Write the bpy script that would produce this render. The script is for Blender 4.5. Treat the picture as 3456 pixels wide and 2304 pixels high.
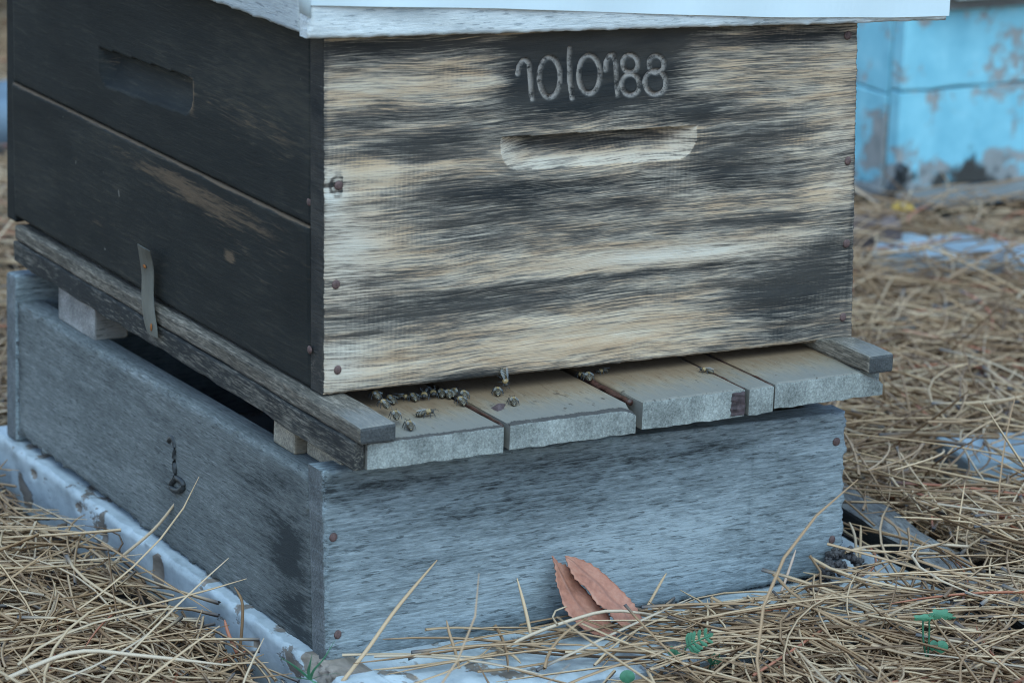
import bpy, bmesh, math, random
import numpy as np
from mathutils import Vector, Matrix
random.seed(7); rng = np.random.default_rng(11)
for o in list(bpy.data.objects): bpy.data.objects.remove(o)
SC = bpy.context.scene
COL = SC.collection

# ------------------------------------------------------------------ camera, sky, sun, exposure
CAM = np.array([-.98862, -1.94314, .64127])
YAW, PITCH, ROLL, FPX = math.radians(-30.19972), math.radians(-15.39112), math.radians(2.101826), 11852.04
def cam_axes():
    fwd = np.array([-math.sin(YAW)*math.cos(PITCH), math.cos(YAW)*math.cos(PITCH), math.sin(PITCH)])
    rt = np.array([math.cos(YAW), math.sin(YAW), 0.]); up = np.cross(rt, fwd)
    c, s = math.cos(ROLL), math.sin(ROLL)
    return np.array([c*rt + s*up, -s*rt + c*up, fwd])
AX = cam_axes()
cd = bpy.data.cameras.new('camera'); cam = bpy.data.objects.new('camera', cd); COL.objects.link(cam)
cam.matrix_world = Matrix(((AX[0][0], AX[1][0], -AX[2][0], CAM[0]), (AX[0][1], AX[1][1], -AX[2][1], CAM[1]),
                           (AX[0][2], AX[1][2], -AX[2][2], CAM[2]), (0, 0, 0, 1)))
cd.sensor_width = 36; cd.lens = FPX/3456*36; cd.clip_end = 300; cd.clip_start = .05
cd.dof.use_dof = True; cd.dof.focus_distance = 2.36; cd.dof.aperture_fstop = 10
SC.camera = cam

SUN_EL, SUN_AZ = 60, 195       # degrees; azimuth the light comes from, clockwise from +y
w = bpy.data.worlds.new('World'); SC.world = w; w.use_nodes = True
nt = w.node_tree; bg = nt.nodes['Background']
sky = nt.nodes.new('ShaderNodeTexSky'); sky.sky_type = 'NISHITA'; sky.sun_disc = False
sky.sun_elevation = math.radians(SUN_EL); sky.sun_rotation = math.radians(SUN_AZ)
sky.air_density = 1.3; sky.dust_density = .3; sky.ozone_density = 3.5
nt.links.new(sky.outputs[0], bg.inputs[0]); bg.inputs[1].default_value = .12
sl = bpy.data.lights.new('sun', 'SUN'); sl.energy = 1.1; sl.angle = math.radians(60); sl.color = (.66, .95, 1)
so = bpy.data.objects.new('sun', sl); COL.objects.link(so)
az, el = math.radians(SUN_AZ), math.radians(SUN_EL)
so.rotation_euler = Vector((math.sin(az)*math.cos(el), math.cos(az)*math.cos(el), math.sin(el))).to_track_quat('Z', 'Y').to_euler()
so.location = (0, -2, 4)
SC.view_settings.view_transform = 'Standard'; SC.view_settings.look = 'None'
SC.view_settings.gamma = 1; SC.view_settings.use_curve_mapping = False
SC.view_settings.exposure = 1.5
SC.render.engine = 'CYCLES'; SC.cycles.use_denoising = True; SC.cycles.max_bounces = 4; SC.cycles.filter_width = 1.0
SC.render.film_transparent = False

# ------------------------------------------------------------------ helpers
def ray(px, py):   # direction of the sight line through a point measured on the 3456 px wide photograph
    d = np.array([(px-1728)/FPX, -(py-1152)/FPX, 1.]); return AX.T @ d
def onz(px, py, z): d = ray(px, py); return CAM + d*(z-CAM[2])/d[2]
def ony(px, py, y): d = ray(px, py); return CAM + d*(y-CAM[1])/d[1]
def onx(px, py, x): d = ray(px, py); return CAM + d*(x-CAM[0])/d[0]

def link(name, me, mat=None, parent=None, smooth=False):
    o = bpy.data.objects.new(name, me); COL.objects.link(o)
    if mat and not me.materials: me.materials.append(mat)
    if smooth: me.polygons.foreach_set('use_smooth', [True]*len(me.polygons))
    if parent: o.parent = parent
    return o
def tag(o, label=None, cat=None, group=None, kind=None):
    if label: o['label'] = label
    if cat: o['category'] = cat
    if group: o['group'] = group
    if kind: o['kind'] = kind
    return o
def empty(name, label, cat, loc=(0, 0, 0), group=None):
    o = bpy.data.objects.new(name, None); o.empty_display_size = .02; COL.objects.link(o)
    o.location = loc
    return tag(o, label, cat, group)
def child(o, parent):          # parent keeping world place (parents only carry a translation)
    o.parent = parent; o.matrix_parent_inverse = Matrix.Translation(-parent.location)
    return o
def pymesh(name, V, F):
    me = bpy.data.meshes.new(name); me.from_pydata([tuple(map(float, v)) for v in V], [], F); me.update(); return me
def attr(me, name, vals):
    a = me.attributes.new(name, 'FLOAT', 'POINT'); a.data.foreach_set('value', np.asarray(vals, dtype=np.float32).ravel())

def hexa(name, lo, hi, mat, bev=.0015, cuts=0, jit=0, warp=None, parent=None, seg=2, seed=0):
    """a worn board: box with rounded edges, optionally cut up and roughened"""
    bm = bmesh.new(); bmesh.ops.create_cube(bm, size=1)
    lo, hi = np.array(lo, float), np.array(hi, float)
    for v in bm.verts: v.co = Vector(lo + (np.array(v.co)+.5)*(hi-lo))
    if cuts:
        ax = int(np.argmax(hi-lo))
        ed = [e for e in bm.edges if abs((e.verts[0].co-e.verts[1].co)[ax]) > 1e-6]
        bmesh.ops.subdivide_edges(bm, edges=ed, cuts=cuts)
        r = random.Random(seed)
        for v in bm.verts: v.co += Vector((r.gauss(0, jit), r.gauss(0, jit), r.gauss(0, jit)))
    if bev:
        ed = [e for e in bm.edges if len(e.link_faces) == 2 and e.calc_face_angle() > .6]
        bmesh.ops.bevel(bm, geom=ed, offset=bev, segments=seg, profile=.5, affect='EDGES', clamp_overlap=True)
    if warp:
        for v in bm.verts: v.co = Vector(warp(*v.co))
    me = bpy.data.meshes.new(name); bm.to_mesh(me); bm.free()
    o = link(name, me, mat)
    if parent: child(o, parent)
    return o

def sst(a, b, x): t = np.clip((x-a)/(b-a), 0, 1); return t*t*(3-2*t)

def face_board(name, BL, BR, TR, TL, thick, nu, nv, mat, disp=None, attrs=None, edge_r=.0018, rough=.0006, seed=1, parent=None):
    """board whose shown face is a fine grid (bilinear between four corners); thick = vector from the shown face to the hidden one.
    disp(U,V,P)->metres inwards; attrs: name -> f(U,V,P)"""
    BL, BR, TR, TL, thick = [np.array(a, float) for a in (BL, BR, TR, TL, thick)]
    u = np.linspace(0, 1, nu); v = np.linspace(0, 1, nv)
    U, V = np.meshgrid(u, v)
    P = ((1-U)*(1-V))[..., None]*BL + (U*(1-V))[..., None]*BR + (U*V)[..., None]*TR + ((1-U)*V)[..., None]*TL
    wl = np.linalg.norm(BR-BL); hl = np.linalg.norm(TL-BL)
    tn = thick/np.linalg.norm(thick)
    r = np.random.default_rng(seed)
    D = np.zeros_like(U)
    de = np.minimum(np.minimum(U*wl, (1-U)*wl), np.minimum(V*hl, (1-V)*hl))
    # worn, slightly ragged edge
    nz = r.random((nv, nu)); 
    for _ in range(2): nz = (nz+np.roll(nz, 1, 0)+np.roll(nz, 1, 1)+np.roll(nz, -1, 1)+np.roll(nz, -1, 0))/5
    D += edge_r*np.clip(1-de/(edge_r*1.6), 0, 1)**2*(1+2.5*(nz-.5)*rough/.0006)
    if disp: D += disp(U, V, P)
    Q = P + D[..., None]*tn
    # ragged outline
    inn = (BL+BR+TR+TL)/4
    per = (de < 1e-6)
    Q[per] += (inn-Q[per])/np.linalg.norm(inn-Q[per], axis=1)[:, None]*((nz[per]-.5)*2*rough)[:, None]
    verts = Q.reshape(-1, 3)
    idx = np.arange(nu*nv).reshape(nv, nu)
    quads = np.stack([idx[:-1, :-1], idx[:-1, 1:], idx[1:, 1:], idx[1:, :-1]], -1).reshape(-1, 4)
    nrm = np.cross(BR-BL, TL-BL)
    if np.dot(nrm, tn) > 0: quads = quads[:, ::-1]
    ring = np.concatenate([idx[0, :-1], idx[:-1, -1], idx[-1, :0:-1], idx[:0:-1, 0]])
    nb = len(ring); back = verts[ring]*0 + P.reshape(-1, 3)[ring] + thick
    k0 = len(verts)
    allv = np.vstack([verts, back])
    F = quads.tolist()
    flip = np.dot(nrm, tn) > 0
    for i in range(nb):
        j = (i+1) % nb
        f = [int(ring[i]), k0+i, k0+j, int(ring[j])]
        F.append(f[::-1] if flip else f)
    bf = [k0+i for i in range(nb)]
    F.append(bf if flip else bf[::-1])
    me = pymesh(name, allv, F)
    if attrs:
        for n, fn in attrs.items():
            a = fn(U, V, P).reshape(-1)
            attr(me, n, np.concatenate([a, a[ring]]))
    me.polygons.foreach_set('use_smooth', [True]*(len(quads))+[False]*(len(F)-len(quads)))
    o = link(name, me, mat)
    if parent: child(o, parent)
    return o

def tube_data(pts, rad, sides=6):
    pts = np.array(pts, float); n = len(pts)
    rad = np.broadcast_to(np.array(rad, float), (n,))
    T = np.gradient(pts, axis=0); T /= np.linalg.norm(T, axis=1)[:, None]
    ref = np.array([0, 0, 1.]) if abs(T[:, 2]).mean() < .8 else np.array([1., 0, 0])
    A = np.cross(T, ref); A /= np.linalg.norm(A, axis=1)[:, None]; B = np.cross(T, A)
    V = []; F = []
    for i in range(n):
        for k in range(sides):
            a = 2*math.pi*k/sides
            V.append(pts[i]+rad[i]*(math.cos(a)*A[i]+math.sin(a)*B[i]))
    for i in range(n-1):
        for k in range(sides):
            F.append((i*sides+k, i*sides+(k+1) % sides, (i+1)*sides+(k+1) % sides, (i+1)*sides+k))
    F.append(tuple(range(sides))[::-1]); F.append(tuple((n-1)*sides+k for k in range(sides)))
    return V, F
def tube(name, pts, rad, mat, sides=6, parent=None, smooth=True):
    V, F = tube_data(pts, rad, sides); o = link(name, pymesh(name, V, F), mat, smooth=smooth)
    if parent: child(o, parent)
    return o
def curve_pts(P, n):           # smooth curve through a few points
    P = np.array(P, float); m = len(P); t = np.linspace(0, m-1, n); out = []
    for x in t:
        i = min(int(x), m-2); f = x-i
        p0 = P[max(i-1, 0)]; p1 = P[i]; p2 = P[i+1]; p3 = P[min(i+2, m-1)]
        out.append(.5*((2*p1)+(-p0+p2)*f+(2*p0-5*p1+4*p2-p3)*f*f+(-p0+3*p1-3*p2+p3)*f**3))
    return np.array(out)

# ------------------------------------------------------------------ materials
class NT:
    def __init__(s, name, rough=.85, spec=.3):
        s.m = bpy.data.materials.new(name); s.m.use_nodes = True; s.t = s.m.node_tree
        s.b = s.t.nodes['Principled BSDF']; s.b.inputs['Roughness'].default_value = rough
        s.b.inputs['Specular IOR Level'].default_value = spec
        s._oc = None
    def n(s, typ): return s.t.nodes.new(typ)
    def put(s, sock, v):
        if isinstance(v, bpy.types.NodeSocket): s.t.links.new(v, sock)
        elif isinstance(v, (tuple, list)) and len(v) == 3 and sock.type == 'RGBA': sock.default_value = (*v, 1)
        else: sock.default_value = v
    def oc(s):
        if s._oc is None: s._oc = s.n('ShaderNodeTexCoord').outputs['Object']
        return s._oc
    def map(s, scale, loc=(0, 0, 0), rot=(0, 0, 0), vec=None):
        m = s.n('ShaderNodeMapping'); s.put(m.inputs[0], vec or s.oc())
        m.inputs['Scale'].default_value = scale; m.inputs['Location'].default_value = loc; m.inputs['Rotation'].default_value = rot
        return m.outputs[0]
    def rnd(s):
        return s.math('MULTIPLY', s.n('ShaderNodeObjectInfo').outputs['Random'], 37.)
    def noise(s, vec=None, scale=1., detail=6, rough=.6, dist=0., w=None):
        x = s.n('ShaderNodeTexNoise'); x.noise_dimensions = '4D'
        s.put(x.inputs['Vector'], vec or s.oc()); x.inputs['Scale'].default_value = scale
        x.inputs['Detail'].default_value = detail; x.inputs['Roughness'].default_value = rough; x.inputs['Distortion'].default_value = dist
        s.put(x.inputs['W'], w if w is not None else 0.)
        return x.outputs['Fac']
    def math(s, op, a, b=0., c=None, clamp=False):
        x = s.n('ShaderNodeMath'); x.operation = op; x.use_clamp = clamp
        s.put(x.inputs[0], a); s.put(x.inputs[1], b)
        if c is not None: s.put(x.inputs[2], c)
        return x.outputs[0]
    def step(s, x, a, b):      # smooth step from a to b
        r = s.n('ShaderNodeMapRange'); r.interpolation_type = 'SMOOTHSTEP'
        s.put(r.inputs[0], x); r.inputs[1].default_value = a; r.inputs[2].default_value = b
        return r.outputs[0]
    def mix(s, f, a, b, mode='MIX'):
        x = s.n('ShaderNodeMix'); x.data_type = 'RGBA'; x.blend_type = mode
        s.put(x.inputs[0], f); s.put(x.inputs[6], a); s.put(x.inputs[7], b); return x.outputs[2]
    def ramp(s, f, stops):
        r = s.n('ShaderNodeValToRGB'); s.put(r.inputs[0], f); e = r.color_ramp.elements
        while len(e) < len(stops): e.new(.5)
        for k, (p, c) in zip(e, stops): k.position = p; k.color = (*c, 1)
        return r.outputs[0]
    def at(s, name):
        a = s.n('ShaderNodeAttribute'); a.attribute_name = name; return a.outputs['Fac']
    def nrm(s, k):
        g = s.n('ShaderNodeNewGeometry'); x = s.n('ShaderNodeSeparateXYZ'); s.put(x.inputs[0], g.outputs['Normal']); return x.outputs[k]
    def pos(s, k):
        x = s.n('ShaderNodeSeparateXYZ'); s.put(x.inputs[0], s.oc()); return x.outputs[k]
    def bump(s, h, strength=.5, dist=.002):
        b = s.n('ShaderNodeBump'); b.inputs['Strength'].default_value = strength; b.inputs['Distance'].default_value = dist
        s.put(b.inputs['Height'], h); s.t.links.new(b.outputs[0], s.b.inputs['Normal'])
    def color(s, c): s.put(s.b.inputs['Base Color'], c); return s
    def rough(s, v): s.put(s.b.inputs['Roughness'], v); return s

def gs(axis, along, across):   # scale vector: slow along the grain, fast across it
    return tuple(along if k == axis else across for k in range(3))

def weathered(name, axis, light, mid, dark, endc=None, stain=False, contrast=.5, fine=560, bump=.5, rough=.85, pale=None, post=None):
    s = NT(name, rough); w = s.rnd()
    f0 = s.noise(s.map(gs(axis, 7, 900)), 1, 3, .7, .1, w)
    f1 = s.noise(s.map(gs(axis, 105, 680)), 1, 4, .72, .1, w)
    f2 = s.noise(s.map(gs(axis, 38, 210)), 1, 5, .72, .3, w)
    f3 = s.noise(s.map(gs(axis, 7, 17)), 1, 5, .65, .3, w)
    def cen(x, k): return s.math('MULTIPLY', s.math('SUBTRACT', x, .5), k)
    v = s.math('ADD', s.math('ADD', cen(f1, 1.5*contrast), cen(f0, .9*contrast)), s.math('ADD', cen(f2, .7*contrast), cen(f3, 1.15*contrast)))
    v = s.math('ADD', v, .58)
    if stain:
        pat = s.step(s.noise(s.map(gs(axis, 18, 60), (4, 4, 4)), 1, 5, .65, .4, w), .36, .62)
        v = s.math('SUBTRACT', v, s.math('MULTIPLY', s.math('MULTIPLY', s.at('stain'), s.math('MULTIPLY_ADD', pat, .65, .35)), .46))
    c = s.ramp(v, [(.18, dark), (.42, tuple(.35*d+.65*m for d, m in zip(dark, mid))), (.58, mid), (.85, light)])
    chk = s.step(s.noise(s.map(gs(axis, 95, 640), (2, 2, 2)), 1, 3, .6, 0, w), .585, .64)
    c = s.mix(s.math('MULTIPLY', chk, .6), c, dark)
    if pale: c = s.mix(s.math('MULTIPLY', s.step(f3, .5, .72), .7), c, pale)
    if post == 'plank':      # greyed by rain towards the front, honey brown with shade painted in under the hive, black grime on the front arris
        c = s.mix(s.math('MULTIPLY', s.step(s.math('ADD', s.pos(1), s.math('MULTIPLY', s.math('SUBTRACT', f2, .5), .05)), -.010, -.056), .82), c, (.168, .162, .146))
        c = s.mix(s.math('MULTIPLY', s.step(s.noise(s.map((150, 90, 150), (1, 1, 1)), 1, 3, .6, .3, w), .63, .70), .75), c, (.05, .038, .03))
        c = s.mix(s.math('MULTIPLY', s.step(s.math('ADD', s.pos(1), s.math('MULTIPLY', s.math('SUBTRACT', f2, .5), .06)), -.034, .004), .7), c, (.14, .075, .034))
        c = s.mix(s.math('MULTIPLY', s.step(s.math('ADD', s.at('stain'), s.math('ADD', s.math('MULTIPLY', s.math('SUBTRACT', f1, .5), 1.8), s.math('MULTIPLY', s.math('SUBTRACT', f3, .5), 1.5))), .40, .7), .85), c, (.03, .026, .026))
    if post == 'rail':       # the jutting end is bleached
        c = s.mix(s.math('MULTIPLY', s.math('MULTIPLY', s.step(s.math('ADD', s.pos(1), s.math('MULTIPLY', s.math('SUBTRACT', f2, .5), .06)), -.024, -.052), s.step(s.nrm(2), .3, .7)), .5), c, (.19, .188, .18))
    if post == 'dark_flanks':     # flanks much darker than the top face
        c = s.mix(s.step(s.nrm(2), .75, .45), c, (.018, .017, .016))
    if endc:
        e = s.noise(s.map((700, 700, 700)), 1, 5, .75, 0, w); e2 = s.noise(s.map((50, 50, 50)), 1, 4, .6, 0, w)
        ec = s.ramp(s.math('ADD', s.math('MULTIPLY', e, .6), s.math('MULTIPLY', e2, .4)), [(.36, tuple(x*.4 for x in endc)), (.5, endc), (.64, tuple(min(1, x*1.8) for x in endc))])
        nk = s.math('ABSOLUTE', s.nrm(axis))
        c = s.mix(s.step(nk, .75, .9), c, ec)
    s.color(c); s.bump(s.math('ADD', s.math('MULTIPLY', f1, .8), s.math('MULTIPLY', f2, .5)), bump, .0016)
    return s.m

def simple(name, c, rough=.7, var=.25, scale=200, spec=.3, metal=0, bump=.2):
    s = NT(name, rough, spec); f = s.noise(None, scale, 5, .6, 0, s.rnd())
    s.color(s.ramp(f, [(.3, tuple(x*(1-var) for x in c)), (.7, tuple(min(1, x*(1+var)) for x in c))]))
    s.b.inputs['Metallic'].default_value = metal
    if bump: s.bump(f, bump, .0006)
    return s.m

def m_front():
    s = NT('charred_front_wood', .85, .25)
    warp = s.noise(s.map((6, 6, 9)), 1, 2, .5)
    mp = s.n('ShaderNodeCombineXYZ'); s.put(mp.inputs[2], s.math('MULTIPLY', s.math('SUBTRACT', warp, .5), .016))
    ad = s.n('ShaderNodeVectorMath'); ad.operation = 'ADD'; s.put(ad.inputs[0], s.oc()); s.put(ad.inputs[1], mp.outputs[0]); vv = ad.outputs[0]
    g0 = s.noise(s.map((5, 100, 980), (5, 0, 0), vec=vv), 1, 3, .7, .1)          # long fibre lines
    gl = s.noise(s.map((3.5, 60, 330), (2, 3, 0), vec=vv), 1, 4, .7, .2)         # broader growth rings
    g1 = s.noise(s.map((38, 100, 900), vec=vv), 1, 4, .7, .1)                   # short broken flecks
    g2 = s.noise(s.map((16, 40, 170), (3, 1, 2), vec=vv), 1, 5, .7, .3)
    g3 = s.noise(s.map((8, 20, 40), (7, 1, 5), vec=vv), 1, 5, .65, .8)
    # faint saw marks across the grain, in places
    wv = s.n('ShaderNodeTexWave'); wv.wave_type = 'BANDS'; wv.bands_direction = 'X'
    s.put(wv.inputs[0], s.map((1, 1, .05))); wv.inputs['Scale'].default_value = 95; wv.inputs['Distortion'].default_value = 2.5
    wv.inputs['Detail'].default_value = 2; wv.inputs['Detail Scale'].default_value = 6.
    saw = s.math('MULTIPLY', s.math('SUBTRACT', wv.outputs['Fac'], .5), s.step(s.noise(s.map((9, 9, 16)), 1, 2, .5), .46, .68))
    def cen(x, k): return s.math('MULTIPLY', s.math('SUBTRACT', x, .5), k)
    c = s.math('ADD', s.at('char_shade'), s.math('ADD', cen(g0, .7), s.math('ADD', cen(g1, 1.7), cen(gl, .55))))
    c = s.math('ADD', c, s.math('ADD', cen(g2, .55), cen(g3, .45)))
    c = s.math('ADD', c, s.math('MULTIPLY', saw, .06))
    c = s.math('ADD', c, s.math('MULTIPLY', s.step(s.math('ABSOLUTE', s.nrm(0)), .6, .85), .6))
    tint = s.noise(s.map((16, 10, 110), (1, 1, 1), vec=vv), 1, 5, .65, .5)
    light = s.ramp(tint, [(.32, (.38, .24, .14)), (.5, (.465, .335, .225)), (.68, (.50, .41, .31))])
    light = s.mix(s.math('MULTIPLY', s.at('pale'), .85, clamp=True), light, (.50, .465, .41))
    light = s.mix(s.math('MULTIPLY', s.at('tan'), .6, clamp=True), light, (.42, .265, .14))
    dk = s.ramp(g3, [(.35, (.014, .0145, .015)), (.65, (.052, .045, .039))])
    light = s.mix(s.math('MULTIPLY', s.step(s.math('ADD', s.math('MULTIPLY', g0, .5), s.math('MULTIPLY', g1, .5)), .48, .62), .5), light, (.21, .16, .12))
    mid = s.mix(s.step(tint, .4, .6), (.11, .088, .072), (.20, .168, .138))
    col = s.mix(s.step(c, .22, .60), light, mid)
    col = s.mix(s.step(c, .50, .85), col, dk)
    mask = s.step(c, .38, .8)
    cv = s.math('MULTIPLY', s.at('carve'), s.step(s.noise(s.map((190, 190, 190)), 1, 4, .7), .34, .56))
    col = s.mix(s.math('MULTIPLY', cv, .85), col, (.36, .31, .275))
    s.color(col); s.rough(s.math('SUBTRACT', .9, s.math('MULTIPLY', mask, .12)))
    s.bump(s.math('SUBTRACT', s.math('ADD', s.math('ADD', s.math('MULTIPLY', g1, .8), s.math('MULTIPLY', g0, .4)), s.math('MULTIPLY', saw, .15)), s.math('MULTIPLY', mask, .25)), .5, .0014)
    return s.m

def m_side():
    s = NT('charred_side_wood', .75, .25); w = s.rnd()
    g1 = s.noise(s.map((100, 42, 420)), 1, 6, .72, .4, w)
    g2 = s.noise(s.map((40, 16, 110)), 1, 5, .65, .6, w)
    g3 = s.noise(s.map((9, 6, 14)), 1, 4, .6, .5, w)
    wear_and_light = s.math('ADD', s.at('wear_and_light'), s.math('ADD', s.math('MULTIPLY', s.math('SUBTRACT', g1, .5), 1.6), s.math('MULTIPLY', s.math('SUBTRACT', g2, .5), 1.3)))
    dk = s.ramp(g3, [(.3, (.0068, .0075, .0072)), (.7, (.0195, .0205, .0195))])
    col = s.mix(s.step(wear_and_light, .38, .95), dk, (.105, .07, .045))
    dk = s.mix(s.math('MULTIPLY', s.step(s.math('ADD', s.math('MULTIPLY', g1, .6), s.math('MULTIPLY', g3, .4)), .48, .66), .8), dk, (.046, .040, .031))
    col = s.mix(s.step(wear_and_light, .38, .95), dk, (.105, .07, .045))
    spk = s.step(s.noise(s.map((130, 130, 130)), 1, 2, .5), .75, .78)
    col = s.mix(s.math('MULTIPLY', spk, .5), col, (.2, .18, .16))
    s.color(col); s.rough(s.math('ADD', .62, s.math('MULTIPLY', g2, .25)))
    s.bump(s.math('ADD', g1, g2), .35, .0012)
    return s.m

def m_teal():
    s = NT('peeling_turquoise_paint', .55); w = s.rnd()
    p = s.noise(None, 16, 6, .62, .6, w); q = s.noise(None, 55, 5, .6, .3, w)
    v = s.math('ADD', s.math('MULTIPLY', p, .75), s.math('MULTIPLY', q, .3))
    z = s.pos(2)
    v = s.math('ADD', v, s.math('MULTIPLY', s.step(z, -.09, -.2), .06))
    bare = s.step(v, .558, .62)
    paint = s.ramp(s.noise(None, 30, 4, .6, 0, w), [(.3, (.16, .40, .49)), (.6, (.23, .50, .585)), (.8, (.34, .57, .635))])
    c = s.mix(bare, paint, s.ramp(q, [(.3, (.16, .17, .17)), (.7, (.32, .31, .30))]))
    c = s.mix(s.step(s.math('ADD', s.noise(s.map((22, 22, 14), (6, 6, 6)), 1, 4, .6, .3, w), s.math('MULTIPLY', s.step(z, -.125, -.195), .26)), .70, .78), c, (.045, .04, .036))
    s.color(c); s.bump(s.math('SUBTRACT', 1., bare), .4, .001); return s.m

def m_white():
    s = NT('peeling_white_paint', .6); w = s.rnd()
    p = s.noise(None, 26, 6, .6, .5, w); q = s.noise(s.map((90, 30, 90)), 1, 5, .6, .3, w)
    bare = s.step(s.math('ADD', s.math('MULTIPLY', p, .7), s.math('MULTIPLY', q, .3)), .545, .585)
    dirt = s.math('ADD', s.math('MULTIPLY', s.noise(None, 22, 6, .7, .3, w), .6), s.math('MULTIPLY', q, .4))
    paint = s.ramp(dirt, [(.3, (.14, .145, .145)), (.46, (.32, .35, .365)), (.6, (.43, .46, .475)), (.8, (.51, .53, .54))])
    c = s.mix(bare, paint, s.ramp(q, [(.3, (.06, .05, .042)), (.7, (.22, .18, .15))]))
    c = s.mix(s.step(s.math('ADD', s.at('bare'), s.math('MULTIPLY', s.math('SUBTRACT', s.math('ADD', s.math('MULTIPLY', p, .5), s.math('MULTIPLY', q, .5)), .5), 1.6)), .42, .58), c, s.ramp(q, [(.3, (.10, .08, .06)), (.7, (.30, .24, .2))]))
    s.color(c); s.bump(s.math('ADD', s.math('SUBTRACT', 1., bare), s.math('MULTIPLY', q, .5)), .5, .0012); return s.m

def m_needle():
    s = NT('dry_pine_needle', .6, .35)
    c = s.ramp(s.at('tone'), [(0, (.075, .040, .021)), (.25, (.20, .112, .057)), (.5, (.35, .215, .120)), (.75, (.51, .355, .22)), (.93, (.40, .32, .25)), (1., (.38, .14, .08))])
    c = s.mix(s.at('sheath'), c, (.085, .078, .08))
    s.color(c); return s.m

def m_ground():
    s = NT('needle_litter_soil', .95, .1)
    a = s.noise(s.map((1, 1, 1)), 90, 6, .7, .5); b = s.noise(None, 7, 5, .6, .3)
    c = s.ramp(s.math('ADD', s.math('MULTIPLY', a, .7), s.math('MULTIPLY', b, .3)), [(.36, (.012, .010, .008)), (.55, (.04, .031, .024)), (.7, (.12, .09, .066))])
    st = s.noise(s.map((30, 30, 30)), 1, 8, .8, 3.)
    far = s.ramp(s.math('ADD', s.math('MULTIPLY', st, .6), s.math('MULTIPLY', b, .4)), [(.36, (.05, .036, .025)), (.5, (.15, .11, .075)), (.66, (.28, .21, .145))])
    c = s.mix(s.at('litter'), c, far)
    s.color(c); s.bump(a, .9, .006); return s.m

def m_bee():
    s = NT('bee_body', .5, .4)
    t = s.at('along')           # 0 tail .. 1 head
    st = s.math('SINE', s.math('MULTIPLY', t, 92.))
    ab = s.mix(s.step(st, .5, .92), (.012, .010, .009), (.22, .17, .10))
    th = s.ramp(s.noise(None, 1500, 3, .6), [(.35, (.09, .06, .028)), (.65, (.36, .245, .11))])
    c = s.mix(s.step(t, .545, .565), ab, th)
    c = s.mix(s.step(t, .80, .82), c, (.03, .025, .02))
    s.color(c); return s.m
def m_wing():
    s = NT('bee_wing', .25, .6); s.color((.45, .48, .5)); s.b.inputs['Alpha'].default_value = .26
    return s.m
def m_leaf():
    s = NT('dead_leaf', .55, .4)
    a = s.noise(None, 60, 5, .6); b = s.noise(None, 260, 4, .6)
    c = s.ramp(s.math('ADD', s.math('MULTIPLY', a, .6), s.math('MULTIPLY', b, .4)), [(.33, (.20, .075, .045)), (.5, (.33, .13, .08)), (.7, (.41, .195, .13))])
    c = s.mix(s.math('MULTIPLY', s.at('vein'), .55), c, (.16, .07, .05))
    s.color(c); s.bump(s.math('ADD', s.at('vein'), s.math('MULTIPLY', b, .6)), .4, .0008); return s.m

MF, MS, MTEAL, MWHITE, MNEED, MGND, MBEE, MWING, MLEAF = m_front(), m_side(), m_teal(), m_white(), m_needle(), m_ground(), m_bee(), m_wing(), m_leaf()
GREY_L, GREY_M, GREY_D = (.285, .32, .335), (.172, .197, .208), (.026, .030, .032)
MGX = weathered('grey_wood_front', 0, GREY_L, GREY_M, GREY_D, stain=True, contrast=.75, endc=(.11, .115, .118))
MGY = weathered('grey_wood_side', 1, (.245, .255, .25), (.13, .138, .136), GREY_D, stain=True, contrast=.6)
MPLANK = weathered('landing_plank_wood', 1, (.29, .225, .155), (.21, .16, .108), (.055, .042, .03), endc=(.20, .205, .19), contrast=.5, bump=.3, post='plank')
MRAIL = weathered('dark_mouldy_rail', 1, (.26, .215, .17), (.105, .088, .07), (.014, .014, .013), endc=(.05, .05, .05), contrast=.8, post='rail')
MDARKRAIL = weathered('dark_floor_side', 1, (.22, .19, .155), (.024, .023, .022), (.009, .009, .009), contrast=.55, pale=(.15, .13, .105))
MLIDX = weathered('bleached_lid_wood', 0, (.66, .655, .63), (.51, .515, .51), (.15, .17, .18), contrast=.5, pale=(.17, .20, .22))
MLIDY = weathered('bleached_lid_wood_side', 1, (.50, .50, .48), (.36, .37, .37), (.14, .15, .16), contrast=.35)
MBLOCK = weathered('shim_wood', 0, (.30, .25, .19), (.20, .165, .125), (.06, .05, .042), endc=(.25, .215, .17), contrast=.4)
MBLOCKG = weathered('grey_shim_wood', 0, (.27, .25, .23), (.185, .172, .16), (.055, .053, .05), endc=(.23, .215, .205), contrast=.4)
MOLD = weathered('old_ground_board', 0, (.30, .29, .28), (.16, .155, .15), (.04, .04, .04), contrast=.5)
MOLDL = weathered('grey_ground_plank', 0, (.34, .33, .32), (.20, .195, .19), (.04, .04, .04), contrast=.7, post='dark_flanks')
MPALE = simple('pale_painted_board', (.25, .305, .345), .6, .25, 25)
MSHEET = simple('white_sheet_paint', (.53, .59, .61), .35, .04, 14, .4, 0, .05)
MRUST = simple('rusty_nail', (.095, .055, .05), .7, .45, 500)
MZINC = simple('zinc_strap', (.135, .132, .115), .5, .15, 60, .5, .35, .1)
MRUSTSPOT = simple('rust_spot', (.22, .075, .02), .8, .4, 400)
MIRON = simple('dark_iron', (.03, .032, .034), .5, .4, 300)
MPROP = simple('propolis', (.055, .022, .015), .5, .6, 350, .4, 0, .8)
MSTAIN = simple('dark_resin', (.05, .034, .036), .6, .6, 300)
MGREEN = simple('green_shoot', (.045, .14, .075), .5, .25, 120)
MBUSH = simple('shrub_leaf', (.035, .09, .045), .5, .5, 30)
MTWIG = simple('grey_catkin', (.055, .048, .047), .85, .6, 500)
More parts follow.
